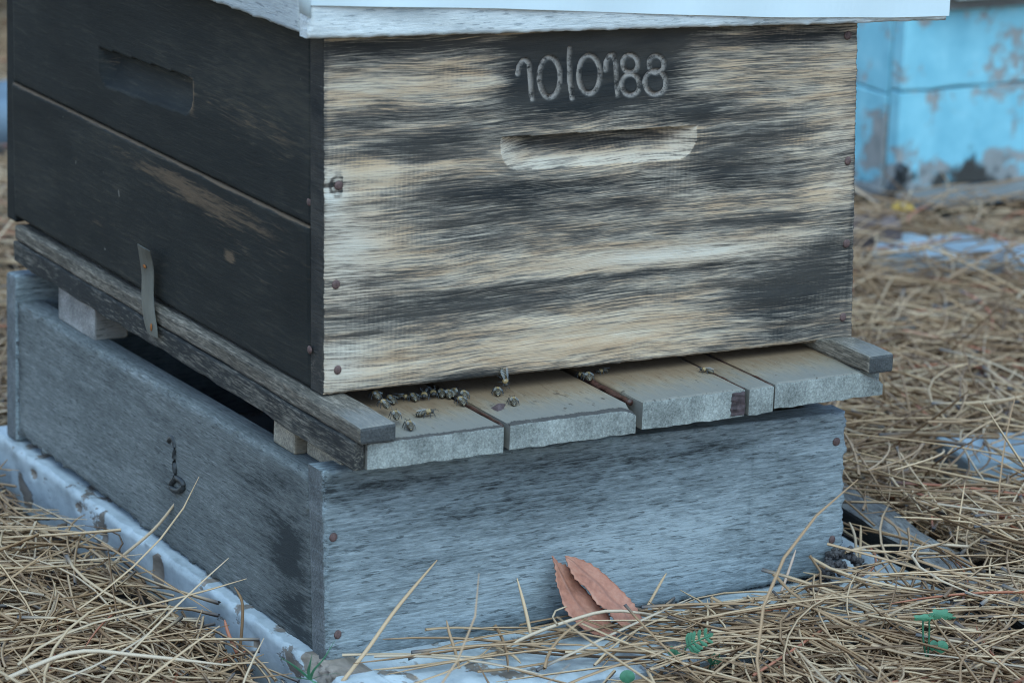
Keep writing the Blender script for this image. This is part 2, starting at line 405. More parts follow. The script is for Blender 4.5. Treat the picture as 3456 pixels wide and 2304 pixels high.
MSTONE = simple('blue_grey_stone', (.10, .13, .16), .8, .35, 20)
MYEL = simple('yellow_leaf', (.5, .30, .05), .6, .2, 100)

# ------------------------------------------------------------------ ground
BOXB = -.1715                  # underside of the lower box = top of the painted slab
SLAB = (-.0145, .46, -.125, .545)
def hgt(x, y):
    x = np.asarray(x, float); y = np.asarray(y, float)
    h = -.212 + .036*sst(.02, .15, x)*sst(-.02, .10, -y)*(1-sst(.5, .9, -y))
    h = h + .014*sst(.4, .6, x)*(1-sst(.02, .14, -y)) - .030*sst(.85, 1.15, x)*sst(.4, .95, y)
    h = h + .007*np.sin(9.1*x+3.3*y+1.)*np.sin(7.3*y-4.1*x+.4) + .004*np.sin(23*x+11*y)*np.sin(19*y-7*x+2)
    far = sst(3, 9, np.hypot(x, y))
    return h*(1-far) + (-.2+.25*np.sin(.4*x+1)*np.sin(.33*y))*far
gx = np.concatenate([-np.geomspace(60, .9, 26), np.linspace(-.8, 2., 113), np.geomspace(2.1, 60, 26)])
gy = np.concatenate([-np.geomspace(60, .9, 26), np.linspace(-.8, 3., 120), np.geomspace(3.1, 60, 26)])
GX, GY = np.meshgrid(gx, gy)
GZ = hgt(GX, GY) - .006
ni, nj = GX.shape; gi = np.arange(ni*nj).reshape(ni, nj)
gme = pymesh('ground', np.stack([GX, GY, GZ], -1).reshape(-1, 3),
             np.stack([gi[:-1, :-1], gi[:-1, 1:], gi[1:, 1:], gi[1:, :-1]], -1).reshape(-1, 4).tolist())
attr(gme, 'litter', sst(1.2, 2.6, np.hypot(GX-.5, GY-.5)))
tag(link('ground', gme, MGND, smooth=True), kind='structure')

# ------------------------------------------------------------------ painted slab under the hive
def slab_disp(U, V, P): return .0005*np.sin(P[..., 1]*70)*np.sin(P[..., 2]*160+1)
x0, x1, y0, y1 = SLAB
slab = empty('painted_slab', 'thick slab with peeling pale paint lying in the needles under the whole beehive', 'slab', (.22, .24, -.215))
brk = lambda P: np.exp(-(((P[..., 1]+.030)/.026)**2+((P[..., 2]-BOXB)/.013)**2))
def chip(cx, cz, rx, rz): return lambda P: (((P[..., 1]-cx)/rx)**2+((P[..., 2]-cz)/rz)**2 < 1).astype(float)
holes = [tuple(onx(*p, x0)[1:])+(ry, rz) for p, ry, rz in (((112, 1600), .006, .0035), ((263, 1713), .006, .0035), ((530, 1925), .011, .013), ((678, 1962), .004, .0035), ((866, 2178), .004, .005), ((350, 1810), .006, .005))]
def bare_side(U, V, P):
    b = 1.2*sst(.25, .6, brk(P))
    for (a, c, ry, rz) in holes: b = b+chip(a, c, ry, rz)(P)
    return np.clip(b, 0, 1)
def side_d(U, V, P):
    d = slab_disp(U, V, P)+.012*sst(.2, .9, brk(P))*(.6+.4*np.sin(P[..., 1]*500)*np.sin(P[..., 2]*700))
    for (a, c, ry, rz) in holes: d = d+.004*np.exp(-(((P[..., 1]-a)/ry)**2+((P[..., 2]-c)/rz)**2)*1.5)
    return d
face_board('side_face', (x0, y1, -.222), (x0, y0, -.222), (x0, y0, BOXB), (x0, y1, BOXB), (.03, 0, 0), 240, 30, MWHITE, side_d, {'bare': bare_side}, .003, .0012, 4, slab)
def top_bare(U, V, P): return np.clip(1.3*np.exp(-(((P[..., 0]-x0-.012)/.011)**2+((P[..., 1]+.034)/.022)**2)), 0, 1)
face_board('top_face', (x0+.0302, y0, BOXB-.0005), (x1, y0, BOXB-.0005), (x1, y1, BOXB-.0005), (x0+.0302, y1, BOXB-.0005), (0, 0, -.05), 120, 120, MWHITE, None, {'bare': top_bare}, .002, .0006, 5, slab)

# ------------------------------------------------------------------ lower grey box of the stand
stand = empty('hive_stand', 'shallow weathered grey wooden box standing on the painted slab, with the beehive on top', 'box', (.2, .22, BOXB))
YF = -.026
BL, TL, BR, TR = ony(1102, 2243, YF), ony(1087, 1592, YF), ony(2841, 1933, YF), ony(2861, 1390, YF)
LB, LT = ony(61, 1463, .499), ony(55, 983, .499)
def px2front(cx, cy, y): p = ony(cx*3456/2352, cy*3456/2352, y); return p[0], p[2]
def blobs(lst, y, ax=0, p=2.):
    L = []
    for b in lst:
        cx, cy, rx, ry, a = b[:5]; pw = b[5] if len(b) > 5 else p
        if ax == 0: c = px2front(cx, cy, y); L.append((c[0], c[1], rx/2950, ry/3350, a, pw))
        else: q_ = onx(cx*3456/2352, cy*3456/2352, y); L.append((q_[1], q_[2], rx/1330, ry/3000, a, pw))
    def f(U, V, P):
        A = P[..., ax]; Z = P[..., 2]; s_ = np.zeros(A.shape)
        for (a, c, ra, rc, am, pw) in L: s_ += am*np.exp(-(np.abs((A-a)/ra)**pw+np.abs((Z-c)/rc)**pw))
        return s_
    return f
st_f = blobs([(900, 1110, 260, 35, .7), (1150, 1170, 320, 50, .45), (1600, 1030, 300, 30, .5), (1850, 1000, 100, 40, .2), (1450, 1060, 240, 26, .4),
              (1800, 1180, 120, 90, .35), (1850, 1290, 100, 50, .3), (960, 1390, 200, 25, .35), (1120, 1440, 300, 18, .45), (1290, 1340, 60, 60, .45),
              (1000, 1290, 120, 20, .25), (1880, 1020, 60, 30, -.3), (1000, 1230, 200, 40, -.2), (1150, 1360, 200, 30, -.3), (1400, 1230, 200, 60, -.25), (850, 1480, 100, 20, .2),
              (1420, 1270, 380, 110, -.38), (1830, 1150, 130, 170, .12), (760, 1300, 14, 240, .3), (1720, 1200, 3, 200, .3, 4)], YF)
fb = face_board('front_board', BL, BR, TR, TL, (0, .02, 0), 210, 70, MGX, None, {'stain': st_f}, .0025, .0012, 21, stand)
st_s = blobs([(690, 1260, 40, 130, 1.1), (640, 1190, 60, 90, .5), (700, 1420, 40, 80, .9), (60, 800, 16, 200, .8), (630, 1120, 60, 30, .5), (400, 1120, 30, 40, .7), (300, 870, 200, 40, .3), (480, 1300, 250, 40, .2)], 0, 1)
SB0 = BL+np.array([.0006, .0205, 0]); ST0 = TL+np.array([.0006, .0205, 0]); ST0[2] = -.049
LTs = LT.copy(); LTs[2] = -.0585
face_board('side_board', LB, SB0, ST0, LTs, (.02, 0, 0), 220, 70, MGY, None, {'stain': st_s}, .003, .0015, 22, stand)
hexa('back_board', (LT[0]-.001, .4995, BOXB), (.40, .519, TL[2]+.003), MGX, .003, parent=stand)
hexa('side_board', (.378, -.005, BOXB), (.398, .499, -.05), MGY, .003, parent=stand)

def nail(px, py, plane, axis, parent, r=.0032):
    p = ony(px, py, plane) if axis == 1 else onx(px, py, plane)
    bm = bmesh.new(); bmesh.ops.create_uvsphere(bm, u_segments=10, v_segments=6, radius=1)
    jx = random.uniform(.85, 1.15)
    for v in bm.verts:
        c = v.co.copy(); v.co = Vector((c.x*r*jx, c.z*.0011, c.y*r)) if axis == 1 else Vector((c.z*.0011, c.x*r*jx, c.y*r))
    me = bpy.data.meshes.new('nail'); bm.to_mesh(me); bm.free()
    o = link('nail', me, MRUST, smooth=True); o.location = p
    child(o, parent)
for px, py in ((1125, 1812), (1140, 2140), (2823, 1490), (2808, 1820)): nail(px, py, YF-.0002, 1, stand)
# iron staple hanging on the side
hk = [onx(*p, -.0075) for p in ((572, 1487), (583, 1478), (592, 1500), (590, 1560), (593, 1610), (578, 1632), (584, 1650), (605, 1655), (622, 1640), (612, 1622), (594, 1612))]
tube('iron_staple', curve_pts(hk, 34), .0023, MIRON, 6, stand)

# ------------------------------------------------------------------ bottom board of the hive
floor = empty('bottom_board', 'plank floor of the beehive jutting out as a landing board with bees on it', 'landing board', (.2, .2, -.031))
PT, PB = -.0125, -.031
planks = [  # x left front, x right front, front y, underside
    (.0015, .1000, -.0655, -.0307), (.1055, .2015, -.0650, -.0300), (.2105, .2915, -.0590, -.0305), (.2945, .3145, -.0590, -.0302), (.3165, .4070, -.0565, -.0290)]
ztop = [-.0125, -.0118, -.0108, -.0112, -.0108]
for i, (a, b, yf, zb) in enumerate(planks):
    L = .512-yf
    def wp(x, y, z, a=a, b=b, yf=yf, i=i):
        t = (y-yf)/.5
        rag = .0005*(math.sin(x*311+i*2)+math.sin(x*797+i)*.6)*math.exp(-t*40)
        zz = z + (.00025*(math.sin(x*173+i)+.6*math.sin(x*411+2*i)) if z < -.02 else 0)
        yy = y + rag
        if i == 4 and y < yf+.02 and z > -.02: zz = z-.010*max(0, (x-.385)/.022)**1.3
        if i == 1 and y < yf+.01 and z > -.02: zz = z-.0045*max(0, (x-.190)/.0115)**1.5
        return (x+.0004*math.sin(y*60+i), yy, zz)
    nx = 40
    ch = (.0013, .0019, .0012, .0011, .0011)[i]
    xs = np.linspace(a, b, nx)
    ys = np.concatenate([[yf+ch*.8, yf+ch*1.6, yf+.007, yf+.014], np.linspace(yf+.03, .512, 14)])
    rows = []                  # cross-section rows from the underside at the front, up and over the top, to the back
    rows.append([(x, yf, zb) for x in xs]); rows.append([(x, yf, ztop[i]-ch-.0009) for x in xs]); rows.append([(x, yf+.0001, ztop[i]-ch*.85) for x in xs])
    for y in ys: rows.append([(x, y, ztop[i]-.0012*max(0, 1-min(x-a, b-x)/.0025)) for x in xs])
    rows.append([(x, .512, zb) for x in xs])
    stn = [0, 0, 1] + [1, .55] + [0]*(len(ys)-2) + [0]
    V = [wp(*p) for r_ in rows for p in r_]; F = []; nr = len(rows)
    for iy in range(nr-1):
        for ix in range(nx-1): F.append((iy*nx+ix, iy*nx+ix+1, (iy+1)*nx+ix+1, (iy+1)*nx+ix))
    for ix in range(nx-1): F.append(((nr-1)*nx+ix, (nr-1)*nx+ix+1, ix+1, ix))
    F.append([iy*nx for iy in range(nr)]); F.append([iy*nx+nx-1 for iy in range(nr)][::-1])
    me = pymesh('plank', V, F)
    attr(me, 'stain', np.repeat(np.array(stn, float)*(1., 1., .35, .2, .2)[i], nx))
    child(link('plank', me, MPLANK), floor)
# dark painted flank of the floor, a thin board nailed on
hexa('floor_flank', (-.0065, -.0625, -.0310), (.0012, .511, -.0128), MDARKRAIL, .0012, 30, .0004, warp=lambda x, y, z: (x, y, z+(.0022*sst(0, .12, y) if z < -.02 else 0)), parent=floor, seed=3)
hexa('side_rail', (-.0055, -.0690, -.0126), (.0205, .511, -.0003), MRAIL, .0022, 24, .0003, parent=floor, seed=5)
hexa('side_rail', (.3885, -.0640, -.0108), (.4095, .511, -.0035), MRAIL, .0022, 24, .0003, warp=lambda x, y, z: (x, y, z+(.0055 if z > -.008 and y < .0 else 0)), parent=floor, seed=6)
hexa('cleat', (.3900, -.0500, -.0300), (.4085, -.01, -.0115), MPLANK, .001, parent=floor)
# propolis in the joints
pr = random.Random(4)
for (x, y_a, y_b, wd, z) in ((.2060, -.050, .012, .0055, -.0128), (.1028, -.060, .02, .003, -.0135), (.2930, -.055, .03, .0018, -.0118), (.3155, -.055, .03, .0016, -.0117)):
    pts = [(x+pr.gauss(0, wd*.10), y, z-.0011+pr.gauss(0, .0005)) for y in np.linspace(y_a, y_b, 14)]
    tube('propolis', pts, [wd*.5*pr.uniform(.5, 1.1) for _ in pts], MPROP, 7, floor)
# propolis stain on the end of the third plank
hexa('propolis', (.2800, -.0598, -.0290), (.2906, -.0588, -.0130), MSTAIN, .0008, 6, .0004, parent=floor, seed=9)

# wedges under the floor
GRP = 'wooden blocks wedged between the two boxes'
bl = [((.0000, .3670, .0270), (.4370, -.0570, -.0300), MBLOCKG, 'grey wooden block wedged under the rear left of the hive floor'),
      ((.0010, .0365, .0300), (.0690, -.0498, -.0300), MBLOCK, 'tall narrow pale block wedged under the floor near the front left corner'),
      ((.0080, -.0170, .0450), (.0330, -.0490, -.0300), MBLOCK, 'pale wooden block just behind the front left corner of the landing board'),
      ((.3700, .0200, .4000), (.0700, -.0490, -.0305), MBLOCKG, 'wooden block under the right side of the hive floor'),
      ((.3650, .4000, .4000), (.4500, -.0590, -.0300), MBLOCKG, 'wooden block under the rear right of the hive floor')]
for (xa, ya, xb), (yb, za, zb), m, lab in bl:
    o = hexa('wooden_block', (xa, ya, za), (xb, yb, zb), m, .0014)
    tag(o, lab, 'wooden block', GRP)

# ------------------------------------------------------------------ charred brood box
hive = empty('brood_box', 'large charred wooden hive box with 10|0188 carved above the hand hold', 'beehive', (.2, .25, 0))
A_BL, A_BR = ony(1092, 1334, 0), ony(2878, 1141, 0)
A_TL = ony(1092, 112, 0); A_TR = ony(2899, 60, 0)
A_TL = A_BL+(A_TL-A_BL)*(.242-A_BL[2])/(A_TL[2]-A_BL[2]); A_TR = A_BR+(A_TR-A_BR)*(.242-A_BR[2])/(A_TR[2]-A_BR[2])
def z2(x, y): p = ony(1152+x/2.0417, y/2.0417, 0); return (p[0], p[2])
def ell(cx, cy, rx, ry, a0=0, a1=360, n=26):
    return [z2(cx+rx*math.cos(math.radians(a)), cy-ry*math.sin(math.radians(a))) for a in np.linspace(a0, a1, n)]
strokes = [
    [z2(*p) for p in ((1218, 510), (1225, 460), (1250, 420), (1275, 415), (1295, 445), (1302, 520), (1308, 620), (1318, 685))],
    ell(1437, 535, 72, 138, 100, 460),
    [z2(*p) for p in ((1573, 335), (1572, 430), (1575, 560), (1592, 678))],
    ell(1710, 515, 74, 132, 80, 440),
    [z2(*p) for p in ((1822, 482), (1826, 430), (1852, 385), (1875, 380), (1890, 420), (1897, 540), (1905, 655))],
    ell(1992, 440, 52, 60, 0, 360), ell(1995, 585, 62, 72, 0, 360),
    ell(2172, 445, 52, 58, -120, 200), ell(2166, 570, 72, 82, 0, 360)]
def segdist(X, Z, pl):
    d = np.full(X.shape, 1e9)
    for (ax_, az_), (bx_, bz_) in zip(pl[:-1], pl[1:]):
        vx, vz = bx_-ax_, bz_-az_; L2 = vx*vx+vz*vz+1e-12
        t = np.clip(((X-ax_)*vx+(Z-az_)*vz)/L2, 0, 1)
        d = np.minimum(d, np.hypot(X-ax_-t*vx, Z-az_-t*vz))
    return d
_cv = {}
def carve(U, V, P):
    if P.shape not in _cv:
        X, Z = P[..., 0], P[..., 2]; d = np.full(X.shape, 1e9)
        for s_ in strokes: d = np.minimum(d, segdist(X, Z, s_))
        _cv[P.shape] = 1-sst(.0008, .0021, d)
    return _cv[P.shape]
def scoop_t(X, Z, xa, xb, zt, h, rad_):
    """0 at the upper edge of the hand hold, 1 at its rounded lower edge, 2 outside; and the distance from its ends"""
    e = np.minimum(X-xa, xb-X)
    up = np.where(e < rad_, rad_-np.sqrt(np.clip(rad_**2-(rad_-np.clip(e, 0, rad_))**2, 0, None)), 0)
    low = zt-h+up*np.minimum(1, h*.8/rad_)
    t = (zt-Z)/np.maximum(zt-low, 1e-4)
    return np.where((Z < zt) & (t < 1) & (e > 0), t, 2.), e
def scoop(X, Z, xa, xb, zt, h, D, rad_, endl):
    t, e = scoop_t(X, Z, xa, xb, zt, h, rad_)
    return np.where(t < 1, D*np.sqrt(np.clip(1-t, 0, 1))*np.sqrt(sst(0, 1, np.clip(e/endl, 0, 1))), 0)
H1 = z2(1100, 950); H2 = (ony(2355, 425, 0)[0], ony(2355, 425, 0)[2])
def f_disp(U, V, P):
    X, Z = P[..., 0], P[..., 2]
    tt = np.clip((X-H1[0])/(H2[0]-H1[0]), 0, 1); zt = H1[1]+(H2[1]-H1[1])*tt; d = scoop(X, Z, H1[0], H2[0], zt, .0225, .0165, .016, .034)
    kx, kz = px2front(776, 426, 0)
    d = d+.0024*carve(U, V, P) + .0012*np.exp(-(((X-kx)/.004)**2+((Z-kz)/.006)**2))
    return d + .0004*np.sin(Z*400+X*13)*np.sin(X*21+Z*30)
dark = [(1350, 270, 560, 60, .14), (1250, 440, 500, 60, .12), (1330, 360, 520, 20, .06), (1780, 690, 170, 90, .22), (1000, 690, 240, 40, .08), (1360, 84, 640, 12, .32, 4), (870, 103, 170, 15, .75), (1840, 84, 150, 17, .8), (1400, 92, 300, 15, .5), (1360, 163, 188, 76, 1.05, 4), (1385, 98, 165, 26, .8, 6), (1360, 250, 120, 20, .35),  # full-width top strip: char with the lid's shadow painted in
        (920, 262, 190, 20, .3), (860, 137, 120, 16, .3), (830, 290, 60, 16, .25), (965, 337, 135, 22, .55), (1080, 300, 250, 26, .2), (1010, 362, 120, 10, .3),
        (1630, 260, 130, 24, .5), (1590, 240, 60, 30, .35), (1690, 335, 110, 40, .32), (1650, 385, 60, 26, .4), (1770, 300, 80, 20, .2),
        (1110, 440, 140, 26, .45), (1300, 428, 280, 28, .3), (1150, 492, 190, 20, .3), (1450, 470, 160, 20, .25), (1760, 400, 150, 36, .22), (1690, 420, 70, 20, .3), (1870, 300, 60, 14, .25),
        (1120, 545, 150, 22, .3), (1330, 548, 300, 14, .2), (1780, 503, 200, 13, .4), (1920, 540, 60, 30, .3), (760, 475, 30, 10, .3),
        (1845, 650, 140, 78, .62), (1900, 575, 80, 22, .35), (1500, 626, 300, 9, .42), (1200, 652, 380, 7, .25), (1730, 690, 90, 30, .25),
        (1100, 688, 290, 22, .3), (960, 722, 230, 26, .25), (1330, 690, 150, 24, .3), (850, 640, 110, 10, .25), (820, 770, 90, 6, .3), (1150, 765, 250, 8, .2),
        (1820, 768, 170, 16, .35), (1830, 803, 130, 8, .7), (1080, 866, 100, 13, .6), (1420, 838, 220, 5, .4), (950, 885, 200, 4, .3), (742, 500, 4, 400, .3), (1962, 420, 6, 340, .25)]
lite = [(830, 560, 90, 70, -.34), (850, 410, 80, 45, -.3), (1550, 582, 280, 24, -.42), (1330, 605, 200, 12, -.2), (1850, 585, 110, 12, -.2), (800, 850, 140, 45, -.28), (1400, 765, 250, 50, -.34), (1250, 800, 200, 30, -.15),
        (1920, 215, 55, 110, -.2), (990, 200, 190, 26, -.25), (900, 300, 100, 8, -.15), (1000, 380, 150, 8, -.2), (1900, 440, 50, 40, -.2), (770, 440, 26, 45, -.5), (1350, 335, 240, 55, -.12), (800, 200, 60, 40, -.12), (1750, 240, 160, 8, -.15), (1700, 150, 120, 40, -.05)]
knot = (px2front(776, 426, 0))
PAN = [b for b in dark if len(b) > 5 and b[4] > .7]
_b = blobs([b if b in PAN else b[:4]+(b[4]*.70,)+b[5:] for b in dark]+lite, 0)
def char_shade_f(U, V, P):
    c = .475+.88*_b(U, V, P); X, Z = P[..., 0], P[..., 2]
    r = np.hypot((X-knot[0])/.0065, (Z-knot[1])/.0085)
    c = c+.55*np.exp(-((r-.75)/.25)**2)*(X < knot[0]+.004)+.35*np.exp(-(r/.6)**2)+.45*np.exp(-((Z-knot[1])/.0012)**2)*np.exp(-((X-knot[0]+.004)/.01)**2)
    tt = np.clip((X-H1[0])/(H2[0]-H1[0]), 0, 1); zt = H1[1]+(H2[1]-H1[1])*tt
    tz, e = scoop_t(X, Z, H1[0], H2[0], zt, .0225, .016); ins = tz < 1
    c = np.where(ins, .30+.36*sst(.006, .034, e)*(1-sst(.40, .80, tz))+.4*np.exp(-tz/.10)*sst(.004, .02, e), c)  # brown scorch, plus shade painted in under the upper edge of the hold
    return c
_p = blobs([(760, 440, 35, 60, 1.), (800, 570, 80, 80, .7), (1560, 580, 250, 22, .7), (780, 840, 60, 60, .7), (1700, 600, 150, 20, .4), (1930, 350, 40, 100, .4), (820, 680, 90, 60, .4), (1500, 420, 200, 40, .3)], 0)
def pale_f(U, V, P):
    X, Z = P[..., 0], P[..., 2]; tt = np.clip((X-H1[0])/(H2[0]-H1[0]), 0, 1); zt = H1[1]+(H2[1]-H1[1])*tt
    tz, e = scoop_t(X, Z, H1[0], H2[0], zt, .0225, .016)
    return np.clip(_p(U, V, P)+(tz < 1)*.45*np.maximum(1-sst(.01, .03, e), sst(.6, .9, tz)), 0, 1)
tan_f = blobs([(840, 345, 65, 30, .8), (820, 380, 50, 25, .7), (900, 540, 60, 12, .4), (900, 590, 110, 20, .35), (1500, 120, 300, 20, .35), (1750, 190, 120, 50, .2), (860, 740, 100, 10, .3), (1700, 300, 30, 20, .3)], 0)
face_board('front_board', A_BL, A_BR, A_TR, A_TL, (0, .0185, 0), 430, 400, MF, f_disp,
           {'char_shade': char_shade_f, 'pale': pale_f, 'tan': tan_f, 'carve': carve}, .0016, .0004, 31, hive)
# left side: two charred boards, the lower one standing proud
YB = .515
S_B = ony(52, 728, YB); S_P = ony(40, 0, YB); S_T = S_B+(S_P-S_B)*(.242-S_B[2])/(S_P[2]-S_B[2])
F_B = A_BL+np.array([0, .0188, 0]); F_T = A_TL+np.array([0, .0188, 0])
def lerp(a, b, t): return np.array(a)+(np.array(b)-np.array(a))*t
K0, K1 = onx(59, 282, S_B[0]), onx(1043, 757, F_B[0])
tb = (K0[2]-S_B[2])/(S_T[2]-S_B[2]); tf = (K1[2]-F_B[2])/(F_T[2]-F_B[2])
h1, h2, h3, h4 = [onx(*p, .0)[1:] for p in ((350, 162), (661, 267), (377, 284), (622, 377))]
def s_disp(U, V, P):
    Y, Z = P[..., 1], P[..., 2]
    tt = np.clip((Y-h2[0])/(h1[0]-h2[0]), 0, 1); zt = h2[1]+(h1[1]-h2[1])*tt
    return scoop(Y, Z, h2[0], h1[0], zt, .0255, .014, .014, .012)
wr_u = blobs([(560, 260, 200, 40, .26), (600, 330, 140, 50, .3), (540, 180, 90, 50, .12), (340, 150, 60, 20, .2), (250, 140, 10, 30, .5), (446, 215, 7, 40, 1.), (60, 60, 60, 70, .05)], 0, 1)
wr_l = blobs([(500, 470, 140, 30, .34), (430, 430, 180, 25, .27), (330, 370, 180, 20, .25), (560, 560, 180, 60, .22), (530, 590, 12, 14, .9), (240, 480, 60, 60, .25)], 0, 1)
face_board('side_board', lerp(S_B, S_T, tb)+[0, 0, .0006], lerp(F_B, F_T, tf)+[0, 0, .0006], F_T, S_T, (.019, 0, 0), 300, 90, MS, s_disp, {'wear_and_light': wr_u}, .0014, .0005, 33, hive)
off = np.array([-.0018, 0, 0])
def lit_lip(U, V, P): return .1+wr_l(U, V, P)+1.0*sst(.982, .996, V)  # wear, with light caught along the top lip painted in
face_board('side_board', S_B+off*.5, F_B+off*.3, lerp(F_B, F_T, tf)+off, lerp(S_B, S_T, tb)+off, (.019, 0, 0), 300, 80, MS, None, {'wear_and_light': lit_lip}, .0012, .0005, 34, hive)
hexa('back_board', (S_B[0], .5152, 0), (.41, .533, .242), MS, .0015, parent=hive)
hexa('side_board', (.388, .0192, .0), (.4065, .515, .242), MS, .0015, parent=hive)
for px, py in ((1143, 626), (1134, 960), (1140, 1248), (2862, 120), (2862, 543), (2857, 822), (2845, 1070)): nail(px, py, -.0003, 1, hive)
for px, py in ((1039, 198), (1043, 682), (1045, 1180)): nail(px, py, F_B[0]-.0025, 0, hive, .0028)

# zinc strap
strap = empty('metal_strap', 'bent grey zinc strap with rust spots sticking up on the charred left side', 'metal strap', (-.01, .25, -.03))
sc_ = [((463, 823), (505, 848), -.014), ((472, 880), (512, 880), -.0095), ((478, 930), (517, 930), -.0075), ((477, 1000), (516, 1000), -.0082), ((482, 1060), (521, 1064), -.0098), ((490, 1100), (528, 1110), -.0105), ((497, 1120), (530, 1140), -.0105)]
sv = []
for (a, b, x) in sc_: sv += [onx(*a, x), onx(*b, x)]
cv1 = curve_pts(sv[0::2], 25); cv2 = curve_pts(sv[1::2], 25)
V = []; F = []
for a, b in zip(cv1, cv2):
    for k in np.linspace(0, 1, 4): V.append(lerp(a, b, k)+np.array([-.0008*math.sin(math.pi*k), 0, 0]))
for a, b in zip(cv1, cv2):
    for k in np.linspace(0, 1, 4): V.append(lerp(a, b, k)+np.array([.0007, 0, 0]))
n1 = 100
for i in range(24):
    for k in range(3):
        q_ = i*4+k; F.append((q_, q_+4, q_+5, q_+1)); F.append((n1+q_, n1+q_+1, n1+q_+5, n1+q_+4))
    F.append((i*4, n1+i*4, n1+i*4+4, i*4+4)); F.append((i*4+3, i*4+7, n1+i*4+7, n1+i*4+3))
for k in range(3): F.append((k, k+1, n1+k+1, n1+k)); F.append((96+k, n1+96+k, n1+97+k, 97+k))
child(link('strip', pymesh('strip', V, F), MZINC, smooth=False), strap)
for (px, py, x, ry, rz) in ((487, 899, -.0100, .0028, .0014), (510, 1104, -.0118, .0012, .003)):
    bm = bmesh.new(); bmesh.ops.create_uvsphere(bm, u_segments=10, v_segments=6, radius=1)
    for v in bm.verts: v.co = Vector((v.co.z*.0006, v.co.x*ry, v.co.y*rz))
    me = bpy.data.meshes.new('rusty_rivet'); bm.to_mesh(me); bm.free()
    o = link('rusty_rivet', me, MRUSTSPOT, smooth=True); o.location = onx(px, py, x); child(o, strap)

# ------------------------------------------------------------------ lid
lid = empty('hive_cover', 'lid of the beehive, bleached wooden rim under a white painted metal sheet', 'lid', (.22, .24, .242))
yr = -.0155
l0, l1, l2 = ony(1039, 133, yr), ony(2304, 105, yr), ony(3195, 70, yr)
t0, t1, t2 = ony(1053, 10, yr), ony(2304, 20, yr), ony(3200, 10, yr)
face_board('front_rim', l0, l2, (l2[0], yr, .262), (l0[0], yr, .272), (0, .0115, 0), 240, 26, MLIDX, lambda U, V, P: .0005*np.sin(P[..., 0]*60+P[..., 2]*200), None, .0015, .0012, 41, lid)
sx = l0[0]-.0008
r0, r1 = onx(700, 0, sx), onx(994, 107, sx); sl_ = (r0[2]-r1[2])/(r0[1]-r1[1])
zb_ = r1[2]+sl_*(.52-r1[1]); zf_ = r1[2]+sl_*(yr+.012-r1[1])
face_board('side_rim', (sx, .535, zb_), (sx, yr+.0105, zf_), (sx, yr+.0105, .273), (sx, .535, zb_+.05), (.0115, 0, 0), 200, 26, MLIDY, None, None, .0015, .0012, 42, lid)
hexa('side_rim', (l2[0]-.0118, yr+.012, .228), (l2[0], .535, .262), MLIDY, .001, parent=lid)
# metal sheet: top with drips folded down at the front and the left
ys_ = yr-.0022
def bottom_z(x):
    P = [ony(*p, ys_) for p in ((1047, 20), (1152, 21), (1700, 29), (2000, 41), (2304, 51), (2600, 58), (3000, 60), (3206, 55))]
    return np.interp(x, [p[0] for p in P], [p[2] for p in P])
xl, xr = ony(1047, 20, ys_)[0], ony(3207, 50, ys_)[0]
nx = 90; xs = np.linspace(xl, xr, nx); ZT = .31
V = []; F = []
for x in xs:
    zb2 = bottom_z(x)
    for k in range(5):
        z = lerp(zb2, ZT-.004, k/4); V.append((x, ys_-.0008*math.sin(x*23)*(1-k/4)-.0006*math.sin(x*61+k), z))
    V.append((x, ys_+.002, ZT)); V.append((x, .25, ZT+.001)); V.append((x, .545, ZT))
m_ = 8
for i in range(nx-1):
    for k in range(m_-1): F.append((i*m_+k, (i+1)*m_+k, (i+1)*m_+k+1, i*m_+k+1))
sh = pymesh('metal_sheet', V, F)
o = link('metal_sheet', sh, MSHEET); child(o, lid)
md = o.modifiers.new('thickness', 'SOLIDIFY'); md.thickness = .0008; md.offset = -1
# left drip
sxl = xl-.0003
e0, e1 = onx(930, 0, sxl), onx(1036, 57, sxl); se = (e0[2]-e1[2])/(e0[1]-e1[1])
V = []; F = []
ysl = np.linspace(ys_, .545, 30)
for y in ysl:
    zb2 = e1[2]+se*(y-e1[1])
    for k in range(5): V.append((sxl-.0006*math.sin(y*30+k), y, lerp(zb2, ZT, k/4)))
for i in range(29):
    for k in range(4): F.append((i*5+k, i*5+k+1, (i+1)*5+k+1, (i+1)*5+k))
o = link('folded_edge', pymesh('folded_edge', V, F), MSHEET, smooth=True); child(o, lid)
md = o.modifiers.new('thickness', 'SOLIDIFY'); md.thickness = .0008
V = []; F = []
for y in ysl:
    for k in range(3): V.append((xr+.0003, y, lerp(.245, ZT, k/2)))
for i in range(29):
    for k in range(2): F.append((i*3+k, (i+1)*3+k, (i+1)*3+k+1, i*3+k+1))
o = link('folded_edge', pymesh('folded_edge', V, F), MSHEET); child(o, lid)
md = o.modifiers.new('thickness', 'SOLIDIFY'); md.thickness = .0008

